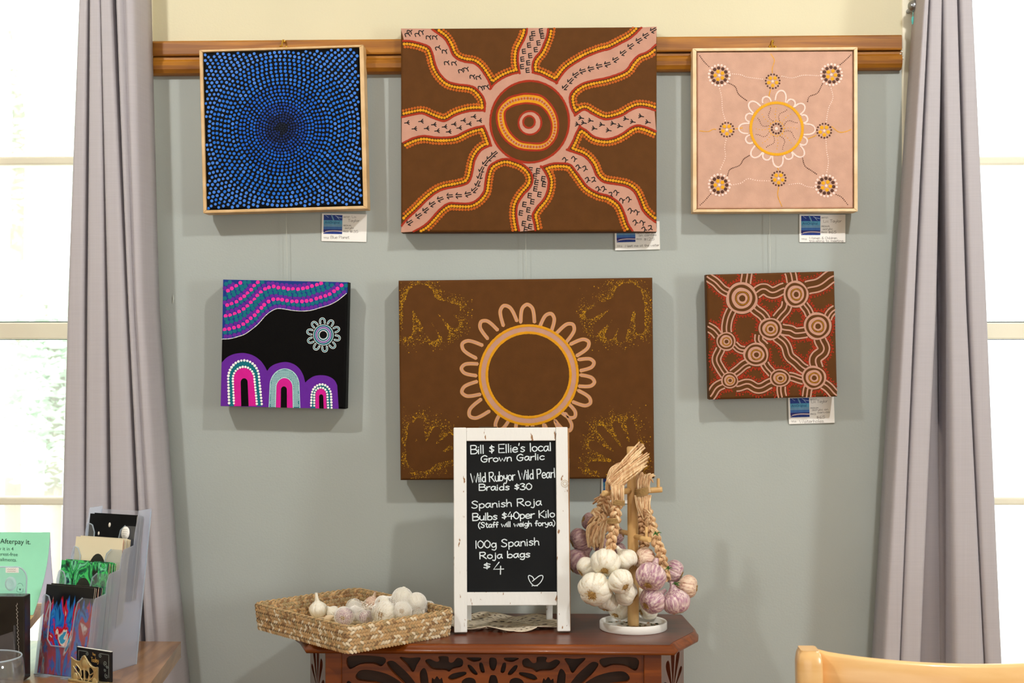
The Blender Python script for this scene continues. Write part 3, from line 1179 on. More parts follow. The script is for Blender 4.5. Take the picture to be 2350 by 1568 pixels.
def draw_pink(a):
    # 0 rose 1 gold 2 chocolate 3 pale
    cx, cy = 684, 688
    pol = lambda r, t: (cx + r * math.cos(t), cy - r * math.sin(t))
    for i in range(70):
        x, y = pol(190, 2 * math.pi * i / 70)
        a.dot(x, y, 11.5, 1, 3)
    loops = [(82, 1), (60, .5), (41, .8), (20, .45), (-1, 1), (-25, .5), (-46, .95), (-66, .5), (-88, 1), (-110, .5), (-131, .9), (-158, .5), (-180, .95), (158, .5), (136, .9), (110, .55)]
    for dg, sz in loops:
        t = math.radians(dg)
        hw = 39 * (0.55 + 0.45 * sz)
        L_ = 205 + 78 * sz
        pts = []
        for s_ in range(13):
            u = s_ / 12
            ang = math.pi * (u - 0.5)
            r = 205 + (L_ - 205) * math.cos(ang) ** 0.7 if abs(ang) < 1.56 else 205
            pts.append((cx + r * math.cos(t) - hw * math.sin(ang) * math.sin(t), cy - r * math.sin(t) - hw * math.sin(ang) * math.cos(t)))
        a.dots(pts, 11, 6.8, 3, 3)
    a.dot(cx - 2, cy, 12, 3, 3)
    for i in range(11):
        x, y = pol(36, 2 * math.pi * i / 11)
        a.dot(x, y, 8, 2, 3)
    for i in range(18):
        x, y = pol(53, 2 * math.pi * i / 18)
        a.dot(x, y, 5, 1, 3)
    for i in range(8):
        t0 = math.radians(70 + 45 * i)
        a.dots([pol(62 + 105 * u, t0 + 0.18 * math.sin(u * 5)) for u in (0, .25, .5, .75, 1)], 14, 3.2, 2, 2)
        a.dots([pol(62 + 95 * u, t0 + 0.4 + 0.06 * math.sin(u * 5)) for u in (0, .5, 1)], 22, 3.4, 1, 2)
    for x, y in ((262, 297), (1088, 290), (260, 1105), (1045, 1105)):
        a.dot(x, y, 10, 3, 3)
        ph = random.random()
        for n, r, s, m in ((5, 30, 14, 1), (11, 55, 13, 2), (19, 77, 9, 3)):
            for i in range(n):
                t = ph + 2 * math.pi * i / n
                a.dot(x + r * math.cos(t), y + r * math.sin(t), s, m, 3)
    for x, y in ((657, 340), (317, 698), (1033, 702), (697, 1055)):
        a.dot(x, y, 9, 3, 3)
        for n, r, s, m in ((5, 30, 14, 1), (15, 52, 7, 2)):
            for i in range(n):
                t = 0.3 + 2 * math.pi * i / n
                a.dot(x + r * math.cos(t), y + r * math.sin(t), s, m, 3)
    for pts, m, s in (([(118, 152), (150, 195), (192, 238)], 2, 13), ([(328, 352), (380, 380), (405, 435), (472, 488)], 2, 13), ([(1230, 145), (1190, 185), (1148, 220)], 2, 13),
                      ([(1022, 358), (985, 425), (925, 452), (910, 500)], 2, 13), ([(480, 888), (440, 915), (410, 960), (340, 990), (320, 1040)], 2, 12),
                      ([(195, 1172), (155, 1220), (110, 1262)], 2, 14), ([(872, 898), (890, 960), (930, 990), (985, 1026)], 2, 13), ([(1118, 1168), (1160, 1190), (1208, 1250)], 2, 14),
                      ([(344, 284), (420, 292), (470, 310), (590, 325)], 3, 15), ([(725, 302), (800, 315), (880, 295), (1000, 298)], 3, 15),
                      ([(264, 395), (280, 460), (285, 550), (308, 635)], 3, 16), ([(1085, 390), (1098, 460), (1065, 540), (1048, 635)], 3, 15),
                      ([(314, 760), (300, 830), (305, 900), (264, 1000)], 3, 17), ([(1045, 765), (1050, 850), (1062, 930), (1048, 1015)], 3, 16),
                      ([(350, 1105), (420, 1090), (470, 1058), (540, 1070), (632, 1072)], 3, 17), ([(775, 1098), (850, 1090), (900, 1110), (955, 1120)], 3, 15),
                      ([(646, 140), (670, 185), (655, 240), (655, 280)], 1, 11), ([(640, 400), (630, 450), (640, 480)], 1, 9), ([(118, 708), (180, 712), (215, 695), (245, 697)], 1, 11),
                      ([(1090, 672), (1140, 710), (1190, 708), (1235, 688)], 1, 11), ([(697, 1120), (690, 1180), (720, 1258)], 1, 11), ([(690, 975), (700, 1000)], 1, 9),
                      ([(385, 690), (430, 684)], 1, 11), ([(920, 760), (975, 735)], 1, 11)):
        a.dots(pts, s, 4.2, m, 2)


hang_framed('painting', 'pale framed pink canvas with a yellow ring and dotted flowers', [(65, 100), (1278, 87), (1272, 1293), (62, 1308)],
            [(97, 124), (1248, 114), (1242, 1266), (96, 1282)], C3, S3, -0.056, 0.042, pine2, [P_rose, P_gold, P_choc, P_pale], draw_pink)

# ---------------------------------------------------------------- black with purple hills
C4, S4 = (490, 620), 4.7515
K = [weave('canvas_jet', (9, 8, 8)), col('paint_indigo', (24, 52, 132), 0.45), col('paint_teal', (10, 108, 122), 0.45), col('paint_purple', (98, 34, 150), 0.45),
     col('paint_magenta', (206, 24, 142), 0.45), col('paint_hot_pink', (226, 46, 156), 0.4), col('paint_white', (244, 244, 240), 0.45), col('paint_mint', (176, 214, 214), 0.45)]


def arch(cx, cb, base, top, hw, skew=0.0, n=24, flare=0.06):
    """U shape outline: up the left leg, round the crown, down the right leg"""
    cy = top + hw * 1.15
    pts = [(cb - hw * (1 + flare), base + skew * -1)]
    for i in range(n + 1):
        t = math.pi - math.pi * i / n
        pts.append((cx + hw * math.cos(t), cy - hw * 1.15 * math.sin(t)))
    pts.append((cb + hw * (1 + flare), base + skew))
    return pts


def draw_hills(a):
    bd = [(95, 752), (180, 748), (260, 728), (340, 700), (420, 645), (490, 585), (560, 505), (620, 455), (690, 422), (760, 425), (860, 442), (960, 450), (1060, 443), (1160, 415),
          (1260, 385), (1340, 345), (1400, 300), (1460, 250)]
    P = [(p.x, p.y) for p in cr([(x, y, 0) for x, y in bd], 4)]
    a.poly(P + [(1464, 136), (100, 100)], 1, 1)
    sm = cr([(x, y, 0) for x, y in [(-60, 770)] + bd + [(1540, 190)]], 8)
    seq = [(26, 3), (70, 2), (108, 5), (146, 3), (180, 2), (220, 2), (250, 5), (288, 3), (330, 2), (362, 5), (400, 3), (440, 2), (480, 2), (512, 5), (548, 3), (590, 2), (630, 5), (668, 3),
           (710, 2), (750, 5), (790, 3), (830, 2)]
    for off, m in seq:
        for p in resample([q + Vector((-0.30, -0.96, 0)) * off for q in sm], 53 if m != 3 else 50):
            a.dot(p.x + random.uniform(-4, 4), p.y + random.uniform(-4, 4), 23 if m != 5 else 22, m, 2 + 0.3 * (m == 5) + 0.15 * (m == 2), 14, 0.05)
    # restore the black below the dotted edge
    a.dots(bd, 14, 5.2, 6, 5)
    hills0 = [(84, 1480), (90, 1010), (150, 950), (230, 915), (330, 905), (430, 930), (510, 985), (560, 1050), (587, 1102), (620, 1060), (680, 1025), (780, 1005), (870, 1025), (940, 1080),
             (980, 1150), (1002, 1230), (1040, 1195), (1100, 1160), (1180, 1150), (1260, 1165), (1320, 1205), (1350, 1260), (1366, 1516), (700, 1500)]
    hills, seg_ = [], []
    for q in hills0[1:-2]:
        seg_.append((q[0], q[1], 0))
        if q in ((587, 1102), (1002, 1230)) or q == hills0[-3]:
            hills += [(p.x, p.y) for p in cr(seg_, 5)]
            seg_ = [(q[0], q[1], 0)]
    hills = [hills0[0]] + hills + hills0[-2:]
    a.poly(hills, 3, 1)
    # large arch
    A_o, A_i = arch(332, 355, 1482, 985, 168), arch(332, 355, 1482, 1055, 118)
    a.poly(A_o, 2, 2)
    a.poly(arch(332, 352, 1482, 1066, 112, 0, 24, 0.1), 4, 3)
    a.poly(arch(338, 348, 1484, 1180, 38, 0, 16), 0, 4)
    a.dots(A_o, 33, 14, 6, 5, False)
    a.dots(A_i, 30, 12.5, 6, 5, False)
    # middle arch with cross-hatching
    a.poly(arch(778, 778, 1502, 1078, 160, 4), 2, 2)
    def hatch(s, d):
        for k in range(-20, 60):
            pts = []
            for t in range(0, 29):
                x = 610 + k * 17 + (t * 18 * s)
                y = 1078 + t * 16
                inside = (abs(x - 778) < 160 if y > 1262 else ((x - 778) / 160) ** 2 + ((y - 1262) / 184) ** 2 < 1)
                hole = (abs(x - 776) < 90 if y > 1282 else ((x - 776) / 90) ** 2 + ((y - 1282) / 104) ** 2 < 1)
                if inside and not hole and y < 1500:
                    pts.append((x, y))
                else:
                    if len(pts) > 1:
                        a.line([pts[0], pts[-1]], 4.2, 7, d, False)
                    pts = []
            if len(pts) > 1:
                a.line([pts[0], pts[-1]], 4.2, 7, d, False)
    hatch(0.8, 3)
    hatch(-0.8, 3.2)
    a.line(arch(778, 778, 1500, 1080, 158, 4), 9, 7, 4, False)
    a.line(arch(776, 776, 1500, 1176, 92, 4), 9, 7, 4, False)
    a.poly(arch(776, 776, 1504, 1180, 86, 3), 4, 5)
    a.poly(arch(771, 771, 1505, 1270, 32, 2), 0, 6)
    # small arch
    B_o, B_i = arch(1178, 1178, 1514, 1250, 106, 4), arch(1172, 1178, 1514, 1285, 72, 4)
    a.poly(B_o, 2, 2)
    a.poly(arch(1172, 1175, 1514, 1297, 58, 3), 4, 3)
    a.poly(arch(1176, 1180, 1514, 1358, 23, 1), 0, 4)
    a.dots(B_o, 30, 12.5, 6, 5, False)
    a.dots(B_i, 29, 11.5, 6, 5, False)
    # flower
    cx, cy = 1200, 712
    a.ring(cx, cy, 112, 116, 2, 1)
    a.ring(cx - 2, cy - 2, 88, 92, 3, 2)
    a.ring(cx - 4, cy, 66, 72, 2, 3)
    a.ring(cx - 3, cy - 6, 42, 44, 0, 4)
    for r, n, s in ((108, 46, 5), (85, 40, 4), (68, 30, 5), (46, 20, 6)):
        for i in range(n):
            t = 2 * math.pi * i / n
            a.dot(cx - 2 + r * math.cos(t), cy + r * 1.03 * math.sin(t), s, 6, 5)
    for i in range(10):
        t = math.radians(95 - 36 * i)
        dx, dy = math.cos(t), -math.sin(t)
        U = [(cx + dx * r - dy * w, cy + dy * r + dx * w) for r, w in ((130, -25), (158, -25), (176, -15), (181, 0), (176, 15), (158, 25), (130, 25))]
        a.line(U, 21, 6, 2)
        a.line(U, 11, 2, 3)


hang_canvas('painting', 'small black canvas with purple hills, arches and dotted waves', [(97, 100), (1464, 135), (1436, 1519), (78, 1482)], C4, S4, -0.052, 0.038, K, draw_hills)

# ---------------------------------------------------------------- waterholes
C5, S5 = (1600, 600), 4.126


def draw_holes(a):
    # 0 brown 1 pink 2 red 3 yellow
    links = [([(100, 135), (190, 220), (310, 300)], 42, .25), ([(475, 110), (478, 160), (470, 220)], 48, .2), ([(875, 95), (895, 150), (915, 200)], 50, .1),
             ([(1300, 140), (1200, 190), (1120, 240), (1040, 255)], 62, .2), ([(560, 300), (640, 270), (720, 290), (840, 262)], 52, 0), ([(335, 470), (282, 560), (292, 690)], 46, 0),
             ([(540, 430), (605, 500), (655, 560)], 46, 0), ([(850, 380), (835, 470), (750, 550)], 48, 0), ([(1010, 410), (1055, 455), (1070, 510)], 40, 0),
             ([(1240, 550), (1275, 475), (1310, 440)], 38, 0), ([(800, 640), (880, 650), (940, 690), (1040, 660)], 50, 0),
             ([(760, 710), (850, 820), (890, 910), (960, 980), (1050, 1025)], 46, 0), ([(600, 700), (590, 760), (640, 810)], 40, 0), ([(350, 795), (400, 825), (460, 840)], 34, 0),
             ([(215, 830), (190, 940), (215, 1030), (270, 1085)], 42, 0), ([(95, 620), (150, 665), (205, 710)], 44, 0), ([(500, 970), (430, 995), (380, 1030), (335, 1080)], 42, 0),
             ([(640, 970), (690, 1030), (710, 1070)], 40, 0), ([(370, 1185), (470, 1170), (570, 1200), (710, 1160)], 46, 0), ([(870, 1090), (940, 1110), (1010, 1115)], 38, 0),
             ([(1170, 730), (1190, 830), (1130, 920), (1130, 1010)], 56, 0), ([(800, 1180), (805, 1230), (808, 1290)], 40, 0), ([(1060, 1190), (1040, 1240), (1025, 1284)], 40, 0),
             ([(1180, 1160), (1260, 1205), (1316, 1265)], 46, 0), ([(245, 1165), (170, 1220), (112, 1285)], 46, 0)]
    holes = [(428, 350, 150, 152), (940, 312, 118, 128), (1142, 612, 130, 130), (697, 640, 112, 106), (275, 762, 92, 90), (560, 885, 120, 112), (308, 1132, 82, 78), (785, 1105, 98, 84),
             (1103, 1098, 115, 112)]
    curves = []
    for pts, hw, wv in links:
        P = resample(cr([(x, y, 0) for x, y in pts], 10), 6)
        L = 0
        Q = []
        ph = random.uniform(0, 6)
        for i, p in enumerate(P):
            t = P[min(i + 1, len(P) - 1)] - P[max(i - 1, 0)]
            t.normalize()
            Q.append(p + Vector((t.y, -t.x, 0)) * 8 * math.sin(i * 6 / 34 + ph))
        curves.append((Q, hw))
    def blocked(q, skip=None):
        for (cx, cy, rx, ry) in holes:
            if ((q.x - cx) / (rx + 8)) ** 2 + ((q.y - cy) / (ry + 8)) ** 2 < 1:
                return True
        for k, (Q, hw) in enumerate(curves):
            if k != skip and mind(q, Q[::3]) < hw + 6:
                return True
        return False
    for k, (Q, hw) in enumerate(curves):
        for sd in (-1, 1):
            for off, sp in ((19, 17), (34, 30)):
                for q in resample(off_curve(Q, sd * (hw + off)), sp):
                    if not blocked(q, k):
                        a.dot(q.x + random.uniform(-4, 4), q.y + random.uniform(-4, 4), random.uniform(6.0, 9.0), 2, 2)
    for cx, cy, rx, ry in holes:
        for off, sp in ((15, 17), (29, 30)):
            n = int(2 * math.pi * (rx + off) / sp)
            for i in range(n):
                t = 2 * math.pi * i / n
                q = Vector((cx + (rx + off) * math.cos(t), cy + (ry + off) * math.sin(t), 0))
                if not blocked(q):
                    a.dot(q.x, q.y, random.uniform(6.0, 9.0), 2, 2)
    for Q, hw in curves:
        for off in (-hw + 2, random.uniform(-6, 6), hw - 2):
            ribbon(a, resample(cr(off_curve(Q, off)[::4] + [off_curve(Q, off)[-1]], 5), 5), 14.5, a.mp, 1, 4 + 0.02 * off / hw, False)
    for i, (cx, cy, rx, ry) in enumerate(holes):
        for k, (f, m) in enumerate(((1, 1), (.84, 0), (.66, 1), (.47, 0), (.34, 1), (.2, 0))):
            a.ring(cx + (4 if k > 2 else 0), cy + (2 if k > 2 else 0), rx * f, ry * f, m, 5 + k, wob=0.02, seed=i + k)
        n = int(2 * math.pi * rx * .4 / 12)
        for j in range(n):
            t = 2 * math.pi * j / n
            a.dot(cx + 4 + rx * .405 * math.cos(t), cy + 2 + ry * .405 * math.sin(t), 4, 3, 12)


hang_canvas('painting', 'small brown canvas of linked pink waterholes with red dots', [(88, 124), (1303, 94), (1323, 1273), (113, 1319)], C5, S5, -0.052, 0.038,
            [P_brown, P_pink, P_red, P_yel], draw_holes)

# ---------------------------------------------------------------- ring with U shapes and hand stencils
C6, S6 = (900, 620), 3.1355
P_och = col('paint_ochre', (190, 138, 16), 0.5)
P_och2 = col('paint_ochre_dull', (128, 92, 22), 0.5)
P_tan = col('paint_tan', (206, 150, 98), 0.5)


def draw_ring(a):
    # 0 brown 1 pink 2 yellow 3 ochre 4 tan 5 dull ochre
    cx, cy, rx, ry = 982, 758, 352, 356
    ell = lambda f, n=90: [(cx + rx * f * math.cos(2 * math.pi * i / n), cy + ry * f * math.sin(2 * math.pi * i / n)) for i in range(n)]
    a.poly(ell(1.0), 1, 1)
    a.poly(ell(0.85), 0, 2)
    for f in (1.0, 0.855):
        a.dots(ell(f), 9, 10, 2, 3, closed=True)
    us = [(825, 320, 1.15), (973, 312, 1.1), (1125, 370, 1), (1262, 440, 1.05), (1362, 548, 1.05), (1402, 678, .9), (1404, 805, .9), (1374, 936, 1), (1275, 1025, .9), (1245, 1110, 1), (680, 418, 1.05),
          (563, 562, 1.15), (552, 716, .95), (560, 868, 1.05), (612, 1016, 1.15), (783, 1105, .9), (925, 1172, .9), (1060, 1170, .9), (1155, 1150, .9)]
    for x, y, s in us:
        d = Vector((x - cx, y - cy, 0)).normalized()
        n = Vector((-d.y, d.x, 0))
        c = Vector((x, y, 0))
        w, L = 41 * s, 60 * s
        pts = [c - d * L + n * w * 1.1, c + n * w * 1.0, c + d * L * .62 + n * w * .72, c + d * L * .95, c + d * L * .62 - n * w * .72, c - n * w, c - d * L - n * w * 1.1]
        P = cr(pts, 7)
        ribbon(a, P, 21, a.mp, 4, 2, True, 0.3)
        for sd in (-1, 1):
            for q in resample(off_curve(P, sd * 10), 9):
                a.dot(q.x, q.y, 4.5, 4, 2.2, 6)
        ribbon(a, P, 9, a.mp, 1, 3.4, True, 0.3)
    hands = [([(200, 205)], 100, [((240, 230), (450, 285), 36), ((110, 250), (108, 450), 34), ((190, 290), (295, 480), 34), ((255, 270), (372, 455), 34), ((290, 230), (445, 385), 34)], (50, 80, 620, 620)),
             ([(1700, 200)], 105, [((1620, 220), (1425, 320), 32), ((1640, 260), (1480, 415), 32), ((1665, 290), (1565, 470), 32), ((1700, 300), (1648, 490), 32), ((1785, 240), (1785, 430), 32)], (1300, 70, 1876, 600)),
             ([(215, 1340)], 110, [((130, 1290), (150, 1130), 30), ((215, 1260), (195, 1100), 30), ((270, 1270), (320, 1160), 30), ((300, 1320), (420, 1215), 30), ((280, 1370), (440, 1330), 34)], (72, 940, 640, 1500)),
             ([(1710, 1390)], 105, [((1640, 1320), (1500, 1150), 28), ((1690, 1290), (1610, 1120), 28), ((1745, 1290), (1710, 1100), 28), ((1620, 1360), (1440, 1260), 28), ((1650, 1420), (1440, 1410), 32)], (1330, 960, 1876, 1490))]
    rnd = random.Random(5)
    for hk, (pc, pr, fg, (x0, y0, x1, y1)) in enumerate(hands):
        n = 0
        for _ in range(30000):
            x, y = rnd.uniform(x0, x1), rnd.uniform(y0, y1)
            q = Vector((x, y, 0))
            d = (q - Vector((pc[0][0], pc[0][1], 0))).length - pr
            for (u, v, w) in fg:
                A, B = Vector((u[0], u[1], 0)), Vector((v[0], v[1], 0))
                t = max(0, min(1, (q - A).dot(B - A) / (B - A).length_squared))
                d = min(d, (q - A.lerp(B, t)).length - w)
            if d < 2:
                continue
            cl = noise.noise(Vector((x / 70, y / 70, hk * 9.1)))
            ed = min(1.0, min(x - x0, x1 - x) / 60 if hk in (1, 3) and x < 1700 or hk in (0, 2) and x > 300 else 1.0, (min(y1 - y, 90) / 90 if hk < 2 else min(y - y0, 90) / 90))
            pr_ = math.exp(-d / 26) * (0.75 + 1.3 * cl) * (0.62 if hk < 2 else 0.45) * ed
            # fade toward the middle of the canvas
            if rnd.random() < pr_:
                r = rnd.choice((1.4, 1.8, 2, 2.4, 3.0, 4.2))
                a.dot(x, y, r, 3 if rnd.random() < 0.55 else 5, 1 + rnd.random() * 3, 6, 0)
                n += 1
            if n > 1700:
                break


hang_canvas('painting', 'large lower brown canvas with a pink ring, arches and hand stencils', [(40, 76), (1877, 54), (1883, 1500), (64, 1513)], C6, S6, -0.050, 0.038,
            [P_brown, P_pink, P_yel, P_och, P_tan, P_och2], draw_ring)

# ---------------------------------------------------------------- hooks, cords
brass = paint('brass', (214, 170, 70), 0.25, 0.03, metal=1.0)
for x, y, lab in ((652, 103, 'brass picture hook on the rail above the blue dot painting'), (1773, 103, 'brass picture hook on the rail above the pink framed painting')):
    p = onY(x, y, -0.024)
    b = MB()
    b.tube(cr([p + Vector(q) for q in ((0, 0.004, 0.009), (-0.001, -0.006, 0.008), (-0.002, -0.009, 0.002), (-0.002, -0.013, -0.008), (-0.002, -0.020, -0.012), (-0.002, -0.026, -0.006))], 5), 0.0016, 8)
    b.sphere(p + Vector((0.0, -0.0, 0.007)), 0.0030, 0, 8)
    b.sphere(p + Vector((-0.006, -0.004, -0.004)), 0.0028, 0, 8)
    b.sphere(p + Vector((0.005, -0.004, -0.005)), 0.0026, 0, 8)
    tag(b.obj('picture_hook', brass), lab, 'hook')
nylon = clear('nylon_cord', (250, 250, 248), 0.3, 0.55, (236, 238, 230))
for x, y0, y1, lab in ((657, 488, 645, 'clear cord between the blue dot painting and the purple hills painting'),
                       (1206, 533, 642, 'clear cord joining the two large brown paintings'),
                       (1766, 488, 622, 'clear cord between the pink framed painting and the waterhole painting')):
    b = MB()
    b.tube([onY(x, y0 - 12, -0.012), onY(x + 2, y1 + 12, -0.012)], 0.0006, 6)
    tag(b.obj('hanging_cord', nylon), lab, 'cord')

# ---------------------------------------------------------------- price cards
card_white = paint('card_white', (246, 244, 238), 0.5, 0.01)
ink = paint('pencil_ink', (120, 112, 108), 0.6)
ink2 = paint('printed_ink', (84, 78, 78), 0.6)
sea = [paint('sea_navy', (30, 60, 140), .4, .2, 200), paint('sea_turquoise', (84, 160, 196), .4, .1, 120), paint('sea_grey_blue', (110, 156, 190), .4, .1, 120),
       paint('sea_blue', (60, 110, 180), .4, .1, 120), paint('sea_deep', (44, 44, 120), .4, .15, 200), paint('sea_foam', (214, 196, 196), .5), paint('sea_streak', (190, 214, 236), .5),
       paint('sea_word', (36, 62, 120), .5)]


def price_card(label, corners, Y, hand, hide_top=0.0):
    """corners in photo pixels; hand: list of handwritten (text, u0, v0, width, cap) in card units 0..103 x 0..63"""
    c, w, h, a = plane_from((0, 0), 1.0, corners, Y)
    t = thing('price_card', label, 'card', c, 'price cards under the paintings', (0, -a, 0))
    b = MB()
    b.box((0, 0, 0), (w, 0.0006, h))
    b.obj('card', card_white, t, local=True)
    k = w / 103.0
    mp = lambda x, y, z=0.0: Vector((x * k - w / 2, -0.0004 - z * 0.00006, h / 2 - y * k))
    b = MB()
    R = lambda x0, y0, x1, y1, m, z: b.add([mp(x0, y0, z), mp(x1, y0, z), mp(x1, y1, z), mp(x0, y1, z)], [(0, 1, 2, 3)], m)
    R(4, 3, 47, 15, 0, 1); R(4, 15, 47, 24, 1, 1); R(4, 24, 47, 30, 2, 1); R(4, 30, 47, 36, 3, 1); R(4, 36, 47, 41, 4, 1); R(4, 41, 47, 46.5, 0, 1)
    ribbon(b, [(22, 3.5), (24, 8), (27, 15)], 3.0, mp, 2, 2)
    ribbon(b, [(31, 5), (38, 8), (46, 9.5)], 1.0, mp, 6, 2)
    ribbon(b, [(35, 8), (40, 13)], 0.8, mp, 6, 2)
    ribbon(b, [(8, 4), (15, 9)], 0.6, mp, 6, 2)
    ribbon(b, cr([(5, 43.5, 0), (14, 40.5, 0), (28, 39.3, 0), (46, 40, 0)], 5), 2.4, mp, 5, 2)
    for i in range(9):
        x = 7 + i * 4.4
        b.add([mp(x - 2.6, 43.5, 3), mp(x, 41.0 + (i % 3) * .5, 3), mp(x + 2.6, 43.2, 3)], [(0, 1, 2)], 4)
    vs, fs = text_geo('ArtOriginal', 7.4, 0.004)
    b.add([mp(7 + v.x, 22.5 - v.y, 3) for v in vs], fs, 7)
    b.obj('seascape_picture', sea, t, local=True)
    b = MB()
    for s, x, y in (('ARTIST:', 49, 9), ('MEDIUM:', 49, 28.5), ('PRICE:', 49, 42), ('TITLE:', 4.5, 57.5)):
        vs, fs = text_geo(s, 5.2, 0.004)
        b.add([mp(x + v.x * 0.92, y - v.y, 1) for v in vs], fs)
    b.obj('printed_lettering', ink2, t, local=True)
    b = MB()
    for s, x, y, wd_, cap in hand:
        handwrite(b, s, x, y, x + wd_, y - 0.5, cap, 0.62, mp, 0, 1)
    b.obj('handwriting', ink, t, local=True)
    return t


price_card('white price card under the blue dot painting', [(739, 490), (842, 492), (841, 556), (738, 553)], -0.002,
           [('Liz', 69, 9, 9, 5), ('Taylor', 60, 18, 26, 6), ('acrylic', 53, 34, 20, 4), ('$135', 65, 43, 18, 5.5), ('Blue Planet', 21, 57, 42, 6.5)])
price_card('white price card half hidden behind the sun painting corner', [(1410, 509), (1513, 509), (1515, 572), (1412, 575)], -0.003,
           [('Liz Taylor', 55, 16, 34, 5), ('acrylic', 70, 28.5, 24, 5), ('on canvas', 55, 34, 40, 5), ('$125', 66, 44, 24, 6), ('Meet me at the water', 23, 58, 78, 5.5)])
price_card('white price card under the pink framed painting', [(1834, 492), (1940, 493), (1940, 557), (1835, 555)], -0.002,
           [('Liz Taylor', 54, 18, 40, 6), ('acrylic', 52, 35, 22, 4.5), ('$65', 65, 43, 17, 6), ('Women & Children', 22, 56, 62, 5.5), ('travelling to meeting', 22, 62, 76, 5)])
price_card('white price card under the waterhole painting', [(1808, 911), (1914, 909), (1915, 970), (1811, 974)], -0.003,
           [('Liz Taylor', 52, 15, 36, 6), ('acrylic on', 53, 33, 36, 4.5), ('canvas', 65, 39, 27, 4.5), ('$65', 62, 51, 19, 6), ('Waterholes.', 24, 60, 56, 7)])
price_card('white price card behind the garlic stand, below the ring painting', [(1380, 1092), (1484, 1092), (1484, 1156), (1380, 1156)], -0.002,
           [('Liz Taylor', 54, 16, 38, 5), ('acrylic', 53, 34, 24, 5), ('$125', 64, 43, 22, 6)])

# ================================================================== CARVED CONSOLE TABLE
T = 0.815
mah = wood('mahogany', (132, 64, 8), (98, 42, 3), (5, 70, 70), 0.36, 0.15, 1.0, 0.02)
mah_top = wood('mahogany_top', (106, 48, 22), (82, 34, 14), (4, 60, 60), 0.32, 0.12, 1.0, 0.01)
mah_side = wood('mahogany_side', (120, 60, 36), (90, 42, 24), (60, 60, 5), 0.3, 0.5, 1.0, 0.02)
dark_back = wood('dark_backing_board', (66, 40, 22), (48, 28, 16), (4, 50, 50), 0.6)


def fret(mb, outer, holes, thick, mp, mat=0):
    loops = [outer] + holes
    pts = [p for l in loops for p in l]
    tris = tessellate_polygon([[Vector((p[0], p[1], 0)) for p in l] for l in loops])
    for hh in (0, thick):
        mb.add([mp(p[0], p[1], hh) for p in pts], tris, mat)
    for l in loops:
        k = len(l)
        a = [mp(p[0], p[1], 0) for p in l] + [mp(p[0], p[1], thick) for p in l]
        mb.add(a, [(i, (i + 1) % k, k + (i + 1) % k, k + i) for i in range(k)], mat)


def smooth2(l, n=5):
    return [(p.x, p.y) for p in cr([(x, y, 0) for x, y in l], n, True)]


oz = lambda x, y: onZ(x, y, T)
fl, fr_ = oz(707, 1480), oz(1541, 1479)
YF = (fl.y + fr_.y) / 2
XL_, XR_ = fl.x, fr_.x
YB = -0.045
ml, mr = oz(674, 1449), oz(1596, 1442)
YM = (ml.y + mr.y) / 2
xml, xmr = ml.x, mr.x
outl = [(xml + 0.012, YB), (xml, YM + 0.02), (xml + 0.004, YM - 0.015), (xml + 0.022, (YM + YF) / 2 + 0.012), (XL_ - 0.008, YF + 0.024), (XL_, YF),
        (XR_, YF), (XR_ + 0.008, YF + 0.024), (xmr - 0.022, (YM + YF) / 2 + 0.012), (xmr - 0.004, YM - 0.015), (xmr, YM + 0.02), (xmr - 0.012, YB)]
cxT, cyT = (XL_ + XR_) / 2, (YF + YB) / 2


def inset(pl, d):
    out = []
    for x, y in pl:
        dx = -d if x > cxT else d
        out.append((x + dx, min(y + (d if y < YB - 0.01 else 0), YB)))
    return out


table = thing('console_table', 'carved reddish mahogany console table with fretwork apron against the sage wall', 'table', (cxT, cyT, 0))
b = MB()
lv = [(0.004, T - 0.0005), (0.0015, T - 0.0012), (0.0, T - 0.004), (-0.002, T - 0.008), (-0.0045, T - 0.0105), (-0.005, T - 0.0135), (-0.004, T - 0.0165), (0.004, T - 0.0175), (0.012, T - 0.0175)]
lv = [(0.010, T)] + lv
rows = [[Vector((x, y, z)) for x, y in inset(outl, d)] for d, z in lv]
b.grid(rows[1:], 1, True, True)
top = inset(outl, 0.004)
tr = tessellate_polygon([[Vector((x, y, 0)) for x, y in top]])
b.add([Vector((x, y, T)) for x, y in top], tr, 0)
b.add([Vector((x, y, T - 0.0175)) for x, y in inset(outl, 0.012)], tr, 1)
b.grid([[Vector((x, y, T)) for x, y in top], rows[1]], 0, True, True)
b.obj('table_top', [mah_top, mah], table)

YP = YF + 0.020                       # fretwork plane
cp = lambda x, y, Yq=YP: onY(680 + x / 2.448, 1380 + y / 2.448, Yq)
AP_T, AP_B = T - 0.0175, T - 0.21
sx = [cp(164, 300).x, cp(257, 300).x, cp(1951, 300).x, cp(2051, 300).x]
for x0, x1 in ((sx[0], sx[1]), (sx[2], sx[3])):
    b = MB()
    b.bb((x0, YP - 0.004, 0), (x1, YP + 0.03, AP_T))
    bevel(b.obj('leg', mah, table), 0.0015)
for x in (xml + 0.02, xmr - 0.05):
    b = MB()
    b.bb((x, YB - 0.035, 0), (x + 0.03, YB - 0.005, AP_T))
    bevel(b.obj('leg', mah, table), 0.0015)

